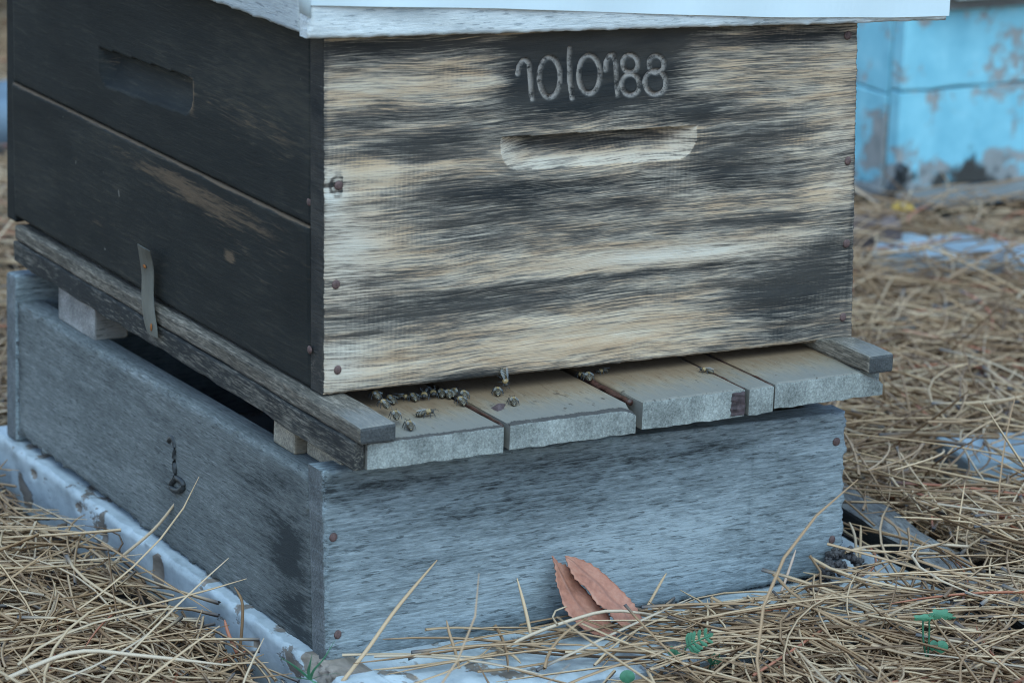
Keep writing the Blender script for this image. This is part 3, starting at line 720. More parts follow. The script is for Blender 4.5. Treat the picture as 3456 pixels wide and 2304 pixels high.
# ------------------------------------------------------------------ turquoise hive behind
tx, ty = 1.200, 1.018
teal = empty('turquoise_beehive', 'old turquoise painted beehive with flaking paint standing behind to the right', 'beehive', (tx+.2, ty+.25, -.2))
zg = -.2
hexa('front_board', (tx, ty, -.0765), (tx+.413, ty+.02, .009), MTEAL, .002, 20, .0006, parent=teal, seed=1)
hexa('front_board', (tx+.001, ty+.002, -.186), (tx+.414, ty+.021, -.0780), MTEAL, .002, 20, .0006, parent=teal, seed=2)
hexa('side_board', (tx-.001, ty+.0225, -.083), (tx+.019, ty+.5, .009), MTEAL, .002, 14, .0006, parent=teal, seed=3)
hexa('side_board', (tx-.002, ty+.0225, -.196), (tx+.018, ty+.5, -.0845), MTEAL, .002, 14, .0006, parent=teal, seed=4)
hexa('back_board', (tx, ty+.5005, -.19), (tx+.413, ty+.52, .009), MTEAL, .002, parent=teal)
hexa('side_board', (tx+.394, ty+.0225, -.19), (tx+.4125, ty+.5, .009), MTEAL, .002, parent=teal)
hexa('floor_board', (tx-.012, ty-.03, -.2005), (tx+.43, ty+.52, -.1868), MOLD, .002, 14, .001, parent=teal, seed=5)
tl = empty('hive_cover', 'pale weathered lid resting on the turquoise beehive behind', 'lid', (tx+.2, ty+.25, .01))
hexa('rim', (tx+.02, ty-.012, .0096), (tx+.43, ty+.53, .0232), MOLD, .001, parent=tl)
hexa('metal_sheet', (tx+.045, ty-.03, .0235), (tx+.45, ty+.54, .04), MSHEET, .002, parent=tl)
hexa('corner_block', (tx+.02, ty-.02, .0235), (tx+.0445, ty+.02, .034), MOLD, .002, parent=tl)
def pebble(name, loc, r, mat, lab, cat, seed):
    bm = bmesh.new(); bmesh.ops.create_icosphere(bm, subdivisions=3, radius=1); q = random.Random(seed); ph = [q.uniform(0, 6) for _ in range(6)]
    for v in bm.verts:
        c = v.co; k = 1+.12*math.sin(3*c.x+ph[0])+.1*math.sin(4*c.y+ph[1])+.08*math.sin(5*c.z+ph[2]+2*c.x)
        v.co = Vector((c.x*r[0]*k, c.y*r[1]*k, c.z*r[2]*k))
    me = bpy.data.meshes.new(name); bm.to_mesh(me); bm.free(); o = link(name, me, mat, smooth=True); o.location = loc
    return tag(o, lab, cat)
# boards lying in the needles
def lying(name, pa, pb, width, thick, z, mat, lab, cat, cuts=10, jit=.001, up=0):
    a = onz(*pa, z); b = onz(*pb, z); d = b-a; L = np.linalg.norm(d); ang = math.atan2(d[1], d[0])
    o = hexa(name, (0, -width/2, -thick), (L, width/2, 0), mat, .003, cuts, jit, seed=int(pa[0]))
    o.location = a; o.rotation_euler = (0, up, ang)
    return tag(o, lab, cat)
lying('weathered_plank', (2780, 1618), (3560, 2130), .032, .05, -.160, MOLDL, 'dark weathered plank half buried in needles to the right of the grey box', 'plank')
lying('pale_board', (3215, 1512), (3700, 1490), .07, .03, -.164, MPALE, 'pale blue painted board end among the needles at the right edge', 'board')
lying('mossy_pale_board', (2960, 806), (3560, 856), .10, .03, -.176, MPALE, 'blurred pale blue board lying on the needles in front of the turquoise beehive', 'board')
lying('brown_board', (2830, 742), (3020, 742), .07, .04, -.166, simple('brown_board_wood', (.13, .095, .09), .8, .4, 40), 'short brown board at the foot of the turquoise beehive', 'board')
o = hexa('dark_mark', (-.006, -.006, 0), (.006, .006, .055), MIRON, .003, 6, .001); o.location = onz(2985, 690, -.2)+np.array([-.02, -.03, 0]); o.rotation_euler = (.1, .3, 0)  # solid piece added in place of a dark mark on the hive corner
tag(o, 'short dark stick at the corner of the turquoise beehive', 'mark')
o = pebble('yellow_leaf', onz(3045, 700, -.178), (.014, .010, .006), MYEL, 'small yellow leaf at the foot of the turquoise beehive', 'leaf', 3)

# ------------------------------------------------------------------ pine needle litter
rects = []                     # (cx, cy, ux, uy, half length, half width, top)
for nm in ('weathered_plank', 'pale_board', 'mossy_pale_board'):
    ob = bpy.data.objects[nm]; vs = np.array([v.co for v in ob.data.vertices]); L = vs[:, 0].max(); wd = vs[:, 1].max()
    a = ob.rotation_euler.z; c = np.array(ob.location)+np.array([math.cos(a), math.sin(a), 0])*L/2
    rects.append((c[0], c[1], math.cos(a), math.sin(a), L/2, wd, ob.location.z+.001))
def floor_h(X, Y):
    h = hgt(X, Y)
    h = np.where((X > x0-.002) & (X < x1+.002) & (Y > y0) & (Y < y1), np.maximum(h, BOXB+.0015), h)
    for (cx, cy, ux, uy, hl, hw, tp) in rects:
        u = (X-cx)*ux+(Y-cy)*uy; v = -(X-cx)*uy+(Y-cy)*ux
        h = np.where((np.abs(u) < hl) & (np.abs(v) < hw), np.maximum(h, tp), h)
    return h
def visible(X, Y, Z, m=.25):
    d = np.stack([X-CAM[0], Y-CAM[1], Z-CAM[2]], -1)@AX.T
    return (np.abs(d[..., 0]/d[..., 2])*FPX < 1728*(1+m)+60) & (np.abs(d[..., 1]/d[..., 2])*FPX < 1152*(1+m)+60)
SIDES, SEGS = 3, 7
def litter(N, xr_, yr_, name, layer, seed, lens=(.115, .035), rad=.00108, keep=None, outside=False):
    r = np.random.default_rng(seed)
    nb = N//2
    X = r.uniform(*xr_, nb); Y = r.uniform(*yr_, nb); th = r.uniform(0, 2*np.pi, nb)
    # needles tend to lie across the view rather than in perfect disorder
    X = np.repeat(X, 2); Y = np.repeat(Y, 2); TH = np.repeat(th, 2)+r.normal(0, .12, 2*nb)
    LY = np.repeat(r.random(nb)**1.3*layer, 2)*np.where((X > -.03) & (X < .47) & (Y > -.30) & (Y < 0), .32, 1.)
    n = 2*nb
    Ln = np.clip(np.repeat(r.normal(lens[0], lens[1], nb), 2)*r.uniform(.85, 1.1, n), .035, .17)
    K = r.normal(0, 5.5, n); t = np.linspace(0, 1, SEGS)
    S = Ln[:, None]*t
    hd = TH[:, None]+K[:, None]*S
    ds = Ln[:, None]/(SEGS-1)
    PX = X[:, None]+np.cumsum(np.cos(hd)*ds, 1)-np.cos(hd[:, :1])*ds; PY = Y[:, None]+np.cumsum(np.sin(hd)*ds, 1)-np.sin(hd[:, :1])*ds
    Hf = floor_h(PX, PY)
    base = np.quantile(Hf, .8, axis=1)
    for (cx, cy, ux, uy, hl, hw, tp) in rects:
        near = ((PX-cx)**2+(PY-cy)**2 < (hl+.1)**2).any(1); base = np.where(near, Hf.max(1), base)
    tilt = r.normal(0, .07, n); arch = np.abs(r.normal(0, .9, n))*Ln
    up = r.random(n) < np.where((X > -.08) & (X < .45) & (Y > -.25), .004, .022)
    tilt = np.where(up, r.uniform(.25, .9, n), tilt)
    PZ = base[:, None]+LY[:, None]+rad+np.maximum(0, tilt)[:, None]*S+np.minimum(0, tilt)[:, None]*(S-Ln[:, None])*1.0+(arch[:, None]*S*(1-t))*.6
    PZ = np.maximum(PZ, Hf+rad)
    wall = .0035               # out of the hive, of slab sides and of other solid things
    inbox = (PX > -.012-wall) & (PX < .43+wall) & (PY > YF-wall) & (PY < .55+wall)
    inslab = (PX > x0-.004) & (PX < x1) & (PY > y0+.004) & (PY < y1)
    teal_in = (PX > tx-.02) & (PX < tx+.45) & (PY > ty-.032) & (PY < ty+.55)
    bad = inbox.any(1) | teal_in.any(1) | (inslab.any(1) & ((Hf.max(1)-Hf.min(1)) > .014))
    cx_ = inslab.mean(1)
    fx = PX.mean(1)
    bad |= (cx_ > .3) & (r.random(n) < np.clip(.93-3.5*np.clip(fx-.03, 0, 1), .25, .93))
    for ri, (cx, cy, ux, uy, hl, hw, tp) in enumerate(rects):
        u = (PX-cx)*ux+(PY-cy)*uy; v = -(PX-cx)*uy+(PY-cy)*ux
        inr = ((np.abs(u) < hl+.003) & (np.abs(v) < hw+.003)).mean(1)
        bad |= (inr > .25) & (r.random(n) < (.6, .9, .9)[ri])
    inv = visible(PX.mean(1), PY.mean(1), PZ.mean(1)); ok = ~bad & (~inv if outside else inv)
    if keep is not None: ok &= keep(PX.mean(1), PY.mean(1), r.random(n))
    P = np.stack([PX, PY, PZ], -1)[ok]; n = len(P)
    T = np.gradient(P, axis=1); T /= np.linalg.norm(T, axis=2, keepdims=True)
    A = np.cross(T, np.array([0, 0, 1.])); A /= np.linalg.norm(A, axis=2, keepdims=True)+1e-9; B = np.cross(T, A)
    tone = np.clip(r.beta(2.6, 2.2, n)*.9, 0, .9); red = r.random(n) < .025; tone[red] = 1.
    rr = rad*r.uniform(.7, 1.25, n)[:, None]*np.interp(t, [0, .08, .8, 1], [1.15, 1, .85, .3])[None]
    # a dark papery sheath at the foot of each pair
    sh_ = np.zeros((n, SEGS)); has = r.random(n) < .3; sh_[has, 0] = 1.; rr[has, 0] *= 1.25
    ang = np.arange(SIDES)*2*np.pi/SIDES
    V = P[:, :, None, :]+rr[:, :, None, None]*(np.cos(ang)[None, None, :, None]*A[:, :, None, :]+np.sin(ang)[None, None, :, None]*B[:, :, None, :])
    V = V.reshape(-1, 3)
    i0 = (np.arange(n)*SEGS*SIDES)[:, None, None]; s_ = (np.arange(SEGS-1)*SIDES)[None, :, None]; k = np.arange(SIDES)[None, None, :]; k2 = (k+1) % SIDES
    Q = np.stack([i0+s_+k, i0+s_+k2, i0+s_+SIDES+k2, i0+s_+SIDES+k], -1).reshape(-1, 4).astype(np.int32)
    me = bpy.data.meshes.new(name)
    me.vertices.add(len(V)); me.vertices.foreach_set('co', V.astype(np.float32).ravel())
    me.loops.add(Q.size); me.loops.foreach_set('vertex_index', Q.ravel())
    me.polygons.add(len(Q)); me.polygons.foreach_set('loop_start', np.arange(0, Q.size, 4, dtype=np.int32)); 
    me.polygons.foreach_set('use_smooth', np.ones(len(Q), bool))
    me.update(calc_edges=True)
    attr(me, 'tone', np.repeat(tone, SEGS*SIDES)); attr(me, 'sheath', np.repeat(sh_.reshape(-1), SIDES))
    print(name, n, 'needles')
    return link(name, me, MNEED)
tag(litter(42000, (-.75, 1.25), (-.45, 1.0), 'pine_needles', .027, 5), 'thick bed of dry brown pine needles around the beehive', 'pine needles', kind='stuff')
tag(litter(46000, (.2, 2.2), (.55, 3.2), 'pine_needles', .02, 6, lens=(.10, .03), rad=.0011, keep=lambda X, Y, r: (Y > .95) | (X > 1.2)), 'blurred dry pine needles covering the ground behind the beehive', 'pine needles', kind='stuff')

tag(litter(25000, (-1.8, 2.3), (-1.5, 2.8), 'pine_needles', .02, 9, lens=(.135, .03), rad=.0019, outside=True), 'thinner scatter of dry pine needles around the edge of the clearing', 'pine needles', kind='stuff')

# single needles that stand out of the litter
def needle(pts, tone, lab, rad=.0011):
    P = curve_pts(pts, 14); V, F = tube_data(P, np.interp(np.linspace(0, 1, 14), [0, .1, .75, 1], [1.1, 1, .9, .3])*rad, 6)
    me = pymesh('pine_needle', V, F); attr(me, 'tone', [tone]*len(V)); attr(me, 'sheath', [0]*len(V))
    tag(link('pine_needle', me, MNEED, smooth=True), lab, 'pine needle', 'single pine needles standing out of the litter')
FZ = BOXB+.004
def nd(pxs, ys, tone, lab, rad=.0011): needle([ony(*p, y) for p, y in zip(pxs, ys)], tone, lab, rad)
nd([(1155, 2300), (1240, 2190), (1340, 2050), (1475, 1889)], [-.062, -.055, -.045, -.034], .62, 'long tan pine needle leaning across the lower left of the grey box front', .0014)
nd([(1816, 2310), (1800, 2190), (1775, 2065), (1745, 1950)], [-.075, -.068, -.06, -.05], .7, 'upright tan pine needle in front of the grey box, left of the two dead leaves', .0013)
nd([(1560, 2310), (1540, 2210), (1518, 2140), (1507, 2092)], [-.075, -.07, -.063, -.058], .45, 'short upright brown needle at the bottom edge before the pale slab')
nd([(313, 1957), (420, 1870), (530, 1775), (622, 1654)], [.25, .235, .22, .205], .78, 'straight pale needle leaning over the painted slab beneath the iron staple', .0013)
nd([(809, 2195), (817, 2110), (817, 2030), (791, 1979)], [.060, .058, .058, .064], .3, 'dark hooked needle standing against the side of the painted slab')
nd([(1573, 2265), (1750, 2160), (1936, 2089), (2083, 2060), (2320, 2092)], [-.062, -.068, -.072, -.074, -.078], .85, 'pale arched needle lying across the feet of the two dead leaves', .0013)
nd([(2840, 2305), (2857, 2210), (2860, 2124), (2838, 2021)], [-.115, -.105, -.095, -.08], .88, 'pale bent needle standing up at the bottom right, below the grey catkins', .0013)
nd([(2940, 2124), (3000, 2020), (3050, 1920), (3093, 1800)], [-.06, -.05, -.04, -.025], .4, 'brown needle standing up before the dark weathered plank', .0012)
nd([(2178, 2058), (2205, 2010), (2230, 1965), (2249, 1933)], [-.045, -.042, -.038, -.034], .6, 'short tan needle just to the right of the two dead leaves')
nd([(2902, 1880), (2904, 1830), (2905, 1771)], [.0, .002, .004], .7, 'straight upright needle beside the right corner of the grey box')
nd([(2891, 1885), (2885, 1810), (2867, 1761)], [-.002, .001, .004], .82, 'curved needle nearest the right edge of the grey box')
nd([(2637, 1998), (2660, 1930), (2686, 1854)], [-.055, -.048, -.04], .95, 'thin reddish tipped needle in front of the right end of the grey box')
nd([(3225, 1781), (3300, 1850), (3372, 1952), (3450, 2129)], [.03, .01, -.02, -.07], .66, 'long needle sweeping down across the ground at the right edge', .0014)
nd([(3154, 2305), (3158, 2190), (3159, 2060)], [-.175, -.17, -.16], .5, 'upright brown needle between the green seedling stems', .0013)
nd([(800, 2202), (772, 2140), (758, 2090)], [.055, .065, .072], 1., 'short reddish needle leaning on the painted slab near its front end', .0014)
nd([(20, 2290), (250, 2200), (480, 2212), (780, 2245)], [.0, .0, -.01, -.03], .86, 'long pale needle lying along the bottom left of the litter', .0015)
nd([(2140, 2300), (2340, 2190), (2560, 2120), (2780, 2050)], [-.095, -.09, -.085, -.075], .8, 'long pale needle running from the feathery seedling towards the catkins', .0013)
nd([(3000, 2304), (3150, 2225), (3300, 2160), (3456, 2100)], [-.18, -.18, -.175, -.17], .88, 'thick pale needle crossing the bottom right corner', .0015)

# ------------------------------------------------------------------ two dead leaves leaning on the grey box
def z8(x, y): return (1152+x/2.0417, 1536+y/2.0417)
def leaf(left, right, lab, dy, curl):
    """left and right outlines from tip to base, as measured; filled with a cupped, veined surface"""
    n = 34; m = 13
    Lp = np.array([ony(*z8(*p), -.030-dy-.036*(p[1]-695)/550) for p in left]); Rp = np.array([ony(*z8(*p), -.030-dy-.036*(p[1]-695)/550) for p in right])
    Lc, Rc = curve_pts(Lp, n), curve_pts(Rp, n); V = []; vein = []
    for i in range(n):
        for k in range(m):
            f = k/(m-1); p = lerp(Lc[i], Rc[i], f); w_ = np.linalg.norm(Rc[i]-Lc[i])
            cup = curl*w_*(abs(f-.5)**1.5*2.4)
            e = max(0, abs(f-.5)*2-.8)/.2
            tooth = e*.0005*math.sin(i*2.9)
            p = p+np.array([tooth, -cup+.0003*math.sin(i*.6+k*.5), tooth*.6])
            V.append(p)
            mid = math.exp(-((f-.5)/.045)**2); sidev = math.exp(-(((i*.42+abs(f-.5)*7) % 2-1)/.16)**2)*.5
            vein.append(min(1, mid+sidev*(abs(f-.5) < .42)))
    F = [(i*m+k, i*m+k+1, (i+1)*m+k+1, (i+1)*m+k) for i in range(n-1) for k in range(m-1)]
    me = pymesh('dead_leaf', V, F); attr(me, 'vein', vein)
    o = link('dead_leaf', me, MLEAF, smooth=True); md = o.modifiers.new('thickness', 'SOLIDIFY'); md.thickness = .0005
    tag(o, lab, 'leaf', 'dead leaves leaning on the grey box')
leaf([(1450, 692), (1470, 780), (1470, 860), (1500, 950), (1525, 1045), (1580, 1120), (1650, 1185), (1760, 1235), (1880, 1248)],
     [(1452, 692), (1495, 735), (1550, 760), (1600, 840), (1680, 930), (1770, 1030), (1825, 1080), (1850, 1150), (1892, 1246)],
     'left-hand reddish brown dead leaf with a pointed tip, partly behind the other', .002, .10)
leaf([(1540, 692), (1562, 765), (1605, 850), (1690, 920), (1745, 1010), (1825, 1065), (1870, 1125), (1945, 1180), (2078, 1200)],
     [(1542, 692), (1640, 712), (1740, 762), (1850, 855), (1950, 955), (2015, 1030), (2055, 1100), (2082, 1150), (2086, 1198)],
     'right-hand pinkish brown dead leaf lying over the other leaf', .010, .07)

# ------------------------------------------------------------------ grey catkins at the right corner
def zb_(x, y, yy): return ony(2304+x/2.0417, 1536+y/2.0417, yy)
cat = empty('pine_catkins', 'cluster of shrivelled dark grey pine catkins at the right corner of the grey box', 'catkins', zb_(1080, 900, -.045))
rr_ = random.Random(8)
def knobby(pts, r, n, nm):
    C = curve_pts(pts, n); V = []; F = []
    for c in C:
        for _ in range(4):
            bm = bmesh.new(); bmesh.ops.create_icosphere(bm, subdivisions=1, radius=r*rr_.uniform(.35, .75))
            off_ = np.array([rr_.gauss(0, 1) for _ in range(3)])*r*.5; k0 = len(V)
            for v in bm.verts: V.append(np.array(v.co)*np.array([1, 1, rr_.uniform(.7, 1.2)])+c+off_)
            F += [tuple(k0+v.index for v in f.verts) for f in bm.faces]; bm.free()
    o = link(nm, pymesh(nm, V, F), MTWIG); child(o, cat)
knobby([zb_(1010, 780, -.036), zb_(1020, 700, -.034), zb_(1090, 665, -.033), zb_(1170, 705, -.032), zb_(1230, 760, -.034), zb_(1225, 820, -.036)], .0042, 20, 'catkin')
knobby([zb_(975, 860, -.042), zb_(990, 790, -.040), zb_(1060, 780, -.04), zb_(1100, 770, -.04)], .0040, 12, 'catkin')
knobby([zb_(1000, 900, -.048), zb_(1060, 930, -.05), zb_(1110, 960, -.05), zb_(1060, 1000, -.05)], .0045, 12, 'catkin')

# ------------------------------------------------------------------ small green plants
def blade(pts, wmax, nm='blade', par=None, mat=MGREEN):
    C = curve_pts(pts, 9); V = []; F = []
    for i, c in enumerate(C):
        ww = wmax*math.sin(math.pi*(.15+.85*i/8))**.6*(1-(i/8)**3)+.0001
        V += [c+np.array([-ww, 0, 0]), c+np.array([0, -.0004, .0003]), c+np.array([ww, 0, 0])]
    for i in range(8):
        for k in (0, 1): q_ = i*3+k; F.append((q_, q_+1, q_+4, q_+3))
    o = link(nm, pymesh(nm, V, F), mat, smooth=True)
    if par: child(o, par)
def z7(x, y, yy): return ony(x/2.0417, 1536+y/2.0417, yy)
pl = empty('grass_sprout', 'tiny green sprout with thin spreading blades at the front corner of the painted slab', 'sprout', z7(2140, 1545, -.075))
for p in ([(2140, 1545), (2160, 1480), (2230, 1400), (2310, 1270)], [(2140, 1545), (2080, 1490), (2000, 1430), (1925, 1385)], [(2140, 1545), (2200, 1520), (2270, 1505), (2350, 1500)], [(2140, 1545), (2125, 1490), (2135, 1440), (2150, 1370)], [(2140, 1545), (2090, 1535), (2030, 1530), (1985, 1525)], [(2140, 1545), (2190, 1570), (2250, 1580), (2330, 1600)]):
    blade([z7(x, y, -.075-.002*i) for i, (x, y) in enumerate(p)], .0011, par=pl)
def pinnate(stem, n, ll, lab, y):
    par = empty('green_seedling', lab, 'seedling', ony(*stem[0], y), 'green seedlings among the needles')
    S = curve_pts([ony(*p, y-.004*i) for i, p in enumerate(stem)], 20); tube('stem', S, .0006, MGREEN, 5, par)
    for i in range(n):
        c = S[9+int(i*10/n)]; d = S[-1]-S[10]; d = d/np.linalg.norm(d); sd = np.cross(d, AX[2]); L = ll*(1-.35*i/n)
        for s_ in (-1, 1):
            V = []; F = []
            for k, (f, w_) in enumerate(((0, .12), (.35, .30), (.7, .42), (.92, .26), (1., .04))):
                b = c+(sd*s_*.9+d*.45)*L*f
                V += [b-d*w_*L*.55, b+AX[2]*(-.0004), b+d*w_*L*.55]
            for k in range(4):
                for q_ in (0, 1): F.append((k*3+q_, k*3+q_+1, k*3+q_+4, k*3+q_+3))
            o = link('leaflet', pymesh('leaflet', V, F), MGREEN, smooth=True); child(o, par)
        if i == n-1:
            o = link('leaflet', pymesh('leaflet', [c-sd*L*.3, c+d*L*.8-sd*L*.2, c+d*L, c+d*L*.8+sd*L*.2, c+sd*L*.3], [(0, 1, 2, 3, 4)]), MGREEN); child(o, par)
def zr(x, y): return (2304+x/2.0417, 1536+y/2.0417)
pinnate([zr(10, 1400), zr(20, 1330), zr(70, 1290), zr(185, 1240)], 5, .0085, 'feathery green seedling leaf lying on the needles left of centre right', -.135)
pinnate([zr(180, 1500), zr(190, 1450), zr(215, 1420), zr(245, 1380)], 4, .0075, 'lower small feathery green seedling at the bottom edge', -.145)
sd_ = empty('green_seedling', 'two-stemmed green seedling with lobed leaves in the bottom right of the litter', 'seedling', ony(*zr(1690, 1400), -.205), 'green seedlings among the needles')
def round_leaf(c, rx, rz, par, nm='leaf', lobes=0, tilt=.5):
    V = [c]; n = 22
    for i in range(n):
        a = 2*math.pi*i/n; k = 1+(.22*math.cos(lobes*a) if lobes else 0)
        V.append(c+AX[0]*rx*k*math.cos(a)+AX[1]*rz*k*math.sin(a)+AX[2]*(-.0012*math.cos(2*a)))
    o = link(nm, pymesh(nm, V, [(0, 1+i, 1+(i+1) % n) for i in range(n)]), MGREEN, smooth=True)
    if par: child(o, par)
    return o
for p in ([(1680, 1400), (1660, 1290), (1655, 1140)], [(1690, 1390), (1700, 1200), (1700, 1140), (1730, 1090)]):
    tube('stem', curve_pts([ony(*zr(*q_), -.205) for q_ in p], 14), .0007, MGREEN, 5, sd_)
round_leaf(ony(*zr(1655, 1118), -.207), .0062, .0022, sd_, 'leaf', 5); round_leaf(ony(*zr(1775, 1095), -.207), .0072, .0034, sd_, 'leaf', 6); round_leaf(ony(*zr(1840, 1115), -.206), .0035, .0014, sd_, 'leaf', 4)
sd2 = empty('green_seedling', 'low green seedling with two round leaves beneath the lobed one', 'seedling', ony(*zr(1760, 1360), -.21), 'green seedlings among the needles')
round_leaf(ony(*zr(1785, 1320), -.21), .0042, .0044, sd2); round_leaf(ony(*zr(1730, 1310), -.208), .0030, .0036, sd2); tube('stem', curve_pts([ony(*zr(*q_), -.208) for q_ in ((1730, 1420), (1750, 1360), (1785, 1320))], 8), .0006, MGREEN, 5, sd2)
sd3 = empty('green_seedling', 'seedling with one oval green leaf cut off by the bottom edge', 'seedling', ony(*z8(1975, 1600), -.15), 'green seedlings among the needles')
round_leaf(ony(*z8(1970, 1522), -.15), .0050, .0042, sd3); tube('stem', curve_pts([ony(*z8(*q_), -.149) for q_ in ((1990, 1640), (1980, 1580), (1970, 1522))], 8), .0006, MGREEN, 5, sd3)
sd4 = empty('green_seedling', 'thin stemmed green seedling left of the feathery leaves', 'seedling', ony(*z8(2290, 1500), -.135), 'green seedlings among the needles')
for (a, b) in ((2275, 1345), (2300, 1370), (2325, 1390)): round_leaf(ony(*z8(a, b), -.135), .0024, .0032, sd4)
tube('stem', curve_pts([ony(*z8(*q_), -.134) for q_ in ((2300, 1540), (2295, 1450), (2300, 1370))], 8), .0006, MGREEN, 5, sd4)

# ------------------------------------------------------------------ shrub and stone in the blurred background on the left
shr = empty('shrub', 'blurred dark green shrub behind the beehive at the upper left', 'shrub', (.55, 2.30, -.2))
q_ = random.Random(5); V = []; F = []
for _ in range(900):
    a, b, r_ = q_.uniform(0, 6.3), q_.uniform(0, 1), q_.uniform(.3, 1)**.5
    c = np.array([.55+.26*r_*math.cos(a), 2.32+.22*r_*math.sin(a), -.12+.34*b*(1.1-.4*r_)]); d = np.array([q_.gauss(0, 1) for _ in range(3)]); d /= np.linalg.norm(d); e = np.cross(d, [q_.gauss(0, 1) for _ in range(3)]); e /= np.linalg.norm(e); L = q_.uniform(.02, .04)
    k0 = len(V); V += [c-d*L, c+e*L*.4, c+d*L, c-e*L*.4]; F.append((k0, k0+1, k0+2, k0+3))
child(link('foliage', pymesh('foliage', V, F), MBUSH), shr)['kind'] = 'stuff'
for k in range(5):
    a = k*1.26; tube('stem', curve_pts([(.55, 2.30, -.21), (.55+.06*math.cos(a), 2.3+.06*math.sin(a), -.05), (.55+.15*math.cos(a), 2.3+.15*math.sin(a), .1)], 8), .005, MOLD, 5, shr)
pebble('stone', onz(8, 420, -.17), (.055, .05, .05), MSTONE, 'blurred blue grey stone behind the hive at the left edge', 'stone', 2)

# ------------------------------------------------------------------ honey bees
prof = [(0, .0), (.02, .0006), (.08, .0013), (.18, .0020), (.30, .00235), (.42, .0022), (.50, .0017), (.54, .0012), (.57, .0015), (.62, .0019), (.68, .00225), (.74, .0020), (.79, .0014), (.81, .0011), (.83, .0014), (.88, .00165), (.94, .0014), (.985, .0007), (1., 0)]
LB_ = .0135; V = []; F = []; al = []; NS = 12
for (t, r) in prof:
    y = (t-.6)*LB_; dz = -.0007*max(0, .45-t)/.45*2
    for k in range(NS):
        a = 2*math.pi*k/NS; V.append((r*math.cos(a), y, .0030+dz+r*.92*math.sin(a))); al.append(t)
for i in range(len(prof)-1):
    for k in range(NS): F.append((i*NS+k, i*NS+(k+1) % NS, (i+1)*NS+(k+1) % NS, (i+1)*NS+k))
bee_me = pymesh('bee_body', V, F); attr(bee_me, 'along', al); bee_me.materials.append(MBEE); bee_me.polygons.foreach_set('use_smooth', [True]*len(F))
wing_me = {}
for s_ in (-1, 1):
    V = [(s_*.0012, .001, .0050)]; out = [(.9, -.0005), (1.9, -.003), (2.5, -.006), (2.4, -.0082), (1.5, -.0086), (.6, -.006), (.3, -.003)]
    V += [(s_*.001*(.4+a), b, .0054-.0002*a) for a, b in out]
    wing_me[s_] = pymesh('wing', V, [(0, i, i+1) for i in range(1, 7)]); wing_me[s_].materials.append(MWING)
V = []; F = []
for s_ in (-1, 1):
    for (ya, yb, xb) in ((.0022, .0048, .0034), (.0008, .0010, .0042), (-.0006, -.0038, .0038)):
        P = [(s_*.0012, ya, .0022), (s_*xb*.7, (ya+yb)/2, .0034), (s_*xb, yb, .0002)]
        v, f = tube_data(P, [.0003, .0003, .0002], 4); k0 = len(V); V += v; F += [tuple(k0+i for i in g) for g in f]
for s_ in (-1, 1):
    v, f = tube_data([(s_*.0006, .0052, .0038), (s_*.0014, .0068, .0042), (s_*.0018, .0078, .0032)], .00016, 4); k0 = len(V); V += v; F += [tuple(k0+i for i in g) for g in f]
leg_me = pymesh('legs', V, F); leg_me.materials.append(MIRON)
def zz(x, y): return (1200+x/3.92, 1200+y/3.92)
def z6(x, y): return (1700+x/3.92, 1150+y/3.92)
RT = -.0005
bees = [  # head, tail, surface z, label
    (zz(215, 455), zz(335, 580), PT+.005, 'first bee from the top of the row along the left rail'),
    (zz(325, 580), zz(455, 690), PT+.0045, 'second bee of the row along the left rail, dark and shiny'),
    (zz(485, 680), zz(590, 905), PT+.0035, 'third and lowest bee of the row along the left rail, tail hanging over'),
    (zz(680, 850), zz(755, 985), PT, 'bee nearest the front edge of the landing board, beside the rail end'),
    (zz(1040, 735), zz(785, 765), PT, 'bee seen from the side, walking to the right in the open on the first plank'),
    (zz(1405, 440), zz(1470, 600), PT, 'tan bee just behind the big striped bee at the entrance'),
    (zz(1330, 520), zz(1490, 680), PT, 'big bee with a clearly striped tail, right of centre on the first plank'),
    (zz(1872, 400), zz(1890, 550), PT, 'bee on the second plank directly below the one on the hive wall'),
    (zz(2065, 535), zz(2115, 665), PT, 'bee sitting apart on the second plank, right of the joint'),
    (zz(905, 560), zz(912, 455), PT, 'bee facing the viewer in the entrance below a bright wet spot'),
    (zz(1040, 525), zz(1000, 440), PT, 'small tan bee in the entrance right of the one facing the viewer'),
    (zz(1120, 450), zz(1150, 525), PT, 'dark bee in the middle of the cluster at the entrance'),
    (zz(1205, 450), zz(1255, 550), PT, 'bee with a tan collar in the entrance, left of the striped bee'),
    (zz(1320, 440), zz(1290, 520), PT, 'bee half hidden in the entrance behind the tan collared one'),
    (zz(695, 535), zz(570, 520), PT, 'bee standing sideways in the deep shade of the entrance, left part'),
    (zz(730, 500), zz(800, 570), PT, 'bee in the shade with folded pale wings, tail outward'),
    (zz(420, 530), zz(515, 610), PT, 'dark bee in the shade closest to the left rail'),
    (z6(1000, 425), z6(1075, 450), PT+.001, 'bee peeping out at the joint of second and third plank'),
    (z6(1095, 410), z6(1150, 520), PT+.001, 'bee with a bright tail at the head of the red brown joint'),
    (z6(1260, 395), z6(1350, 375), PT+.001, 'bee almost hidden under the hive wall above the third plank'),
    ((2362, 1242), (2410, 1249), ztop[3], 'lone bee on the narrow plank at the right')]
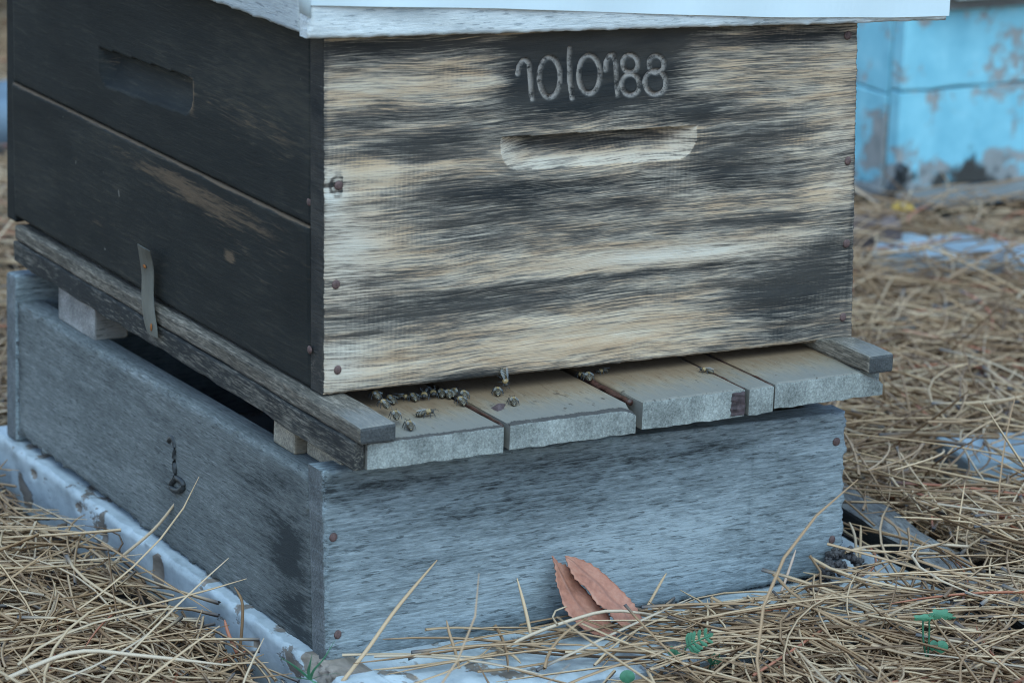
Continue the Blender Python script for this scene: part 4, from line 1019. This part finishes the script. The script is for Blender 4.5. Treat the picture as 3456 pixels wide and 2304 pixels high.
def bee(M_, lab):
    r = bpy.data.objects.new('honey_bee', None); r.empty_display_size = .004; COL.objects.link(r); r.matrix_world = M_
    tag(r, lab, 'bee', 'honey bees at the hive entrance')
    for nm, me in (('body', bee_me), ('wing', wing_me[-1]), ('wing', wing_me[1]), ('legs', leg_me)):
        o = bpy.data.objects.new(nm, me); COL.objects.link(o); o.parent = r
        if nm == 'legs': o['kind'] = 'stuff'
for (h, t, z, lab) in bees:
    a, b = onz(*h, z+.003), onz(*t, z+.003); d = a-b; ang = math.atan2(d[1], d[0])-math.pi/2
    s_ = min(1.02, max(.8, np.linalg.norm(d)/LB_)); c = lerp(b, a, .6)
    bee(Matrix.Translation((c[0], c[1], z+.0002)) @ Matrix.Rotation(ang, 4, 'Z') @ Matrix.Scale(s_, 4), lab)
# one bee head down on the wall
a, b = ony(*zz(1992, 395), -.004), ony(*zz(1945, 185), -.004); d = a-b; c = lerp(b, a, .6)
rot = Matrix.Rotation(math.atan2(d[0], -d[2]), 4, 'Y')
Mw = Matrix(((1, 0, 0, 0), (0, 0, -1, 0), (0, -1, 0, 0), (0, 0, 0, 1)))
Mw = Matrix(((-1, 0, 0, 0), (0, 0, -1, 0), (0, -1, 0, 0), (0, 0, 0, 1)))
ra = math.atan2(d[0], -d[2])
Yv = Vector((math.sin(ra), 0, -math.cos(ra))); Zv = Vector((0, -1, 0)); Xv = Yv.cross(Zv)
bee(Matrix(((Xv.x, Yv.x, Zv.x, c[0]), (Xv.y, Yv.y, Zv.y, -.0012), (Xv.z, Yv.z, Zv.z, c[2]), (0, 0, 0, 1))), 'bee hanging head down on the lower edge of the charred hive wall')

# wax flake on the joint of first and second plank
wf = [onz(*zz(*p), PT+.0008) for p in ((1790, 690), (1870, 640), (1960, 665), (1990, 640), (1950, 710), (1880, 735), (1830, 715))]
c = sum(wf)/len(wf)+np.array([0, 0, .003]); n = len(wf)
o = link('wax_flake', pymesh('wax_flake', wf+[c], [(i, (i+1) % n, n) for i in range(n)]+[tuple(range(n))[::-1]]), simple('purple_wax', (.07, .048, .05), .5, .4, 300))
tag(o, 'dark purplish flake lying on the joint between the first two planks', 'flake')
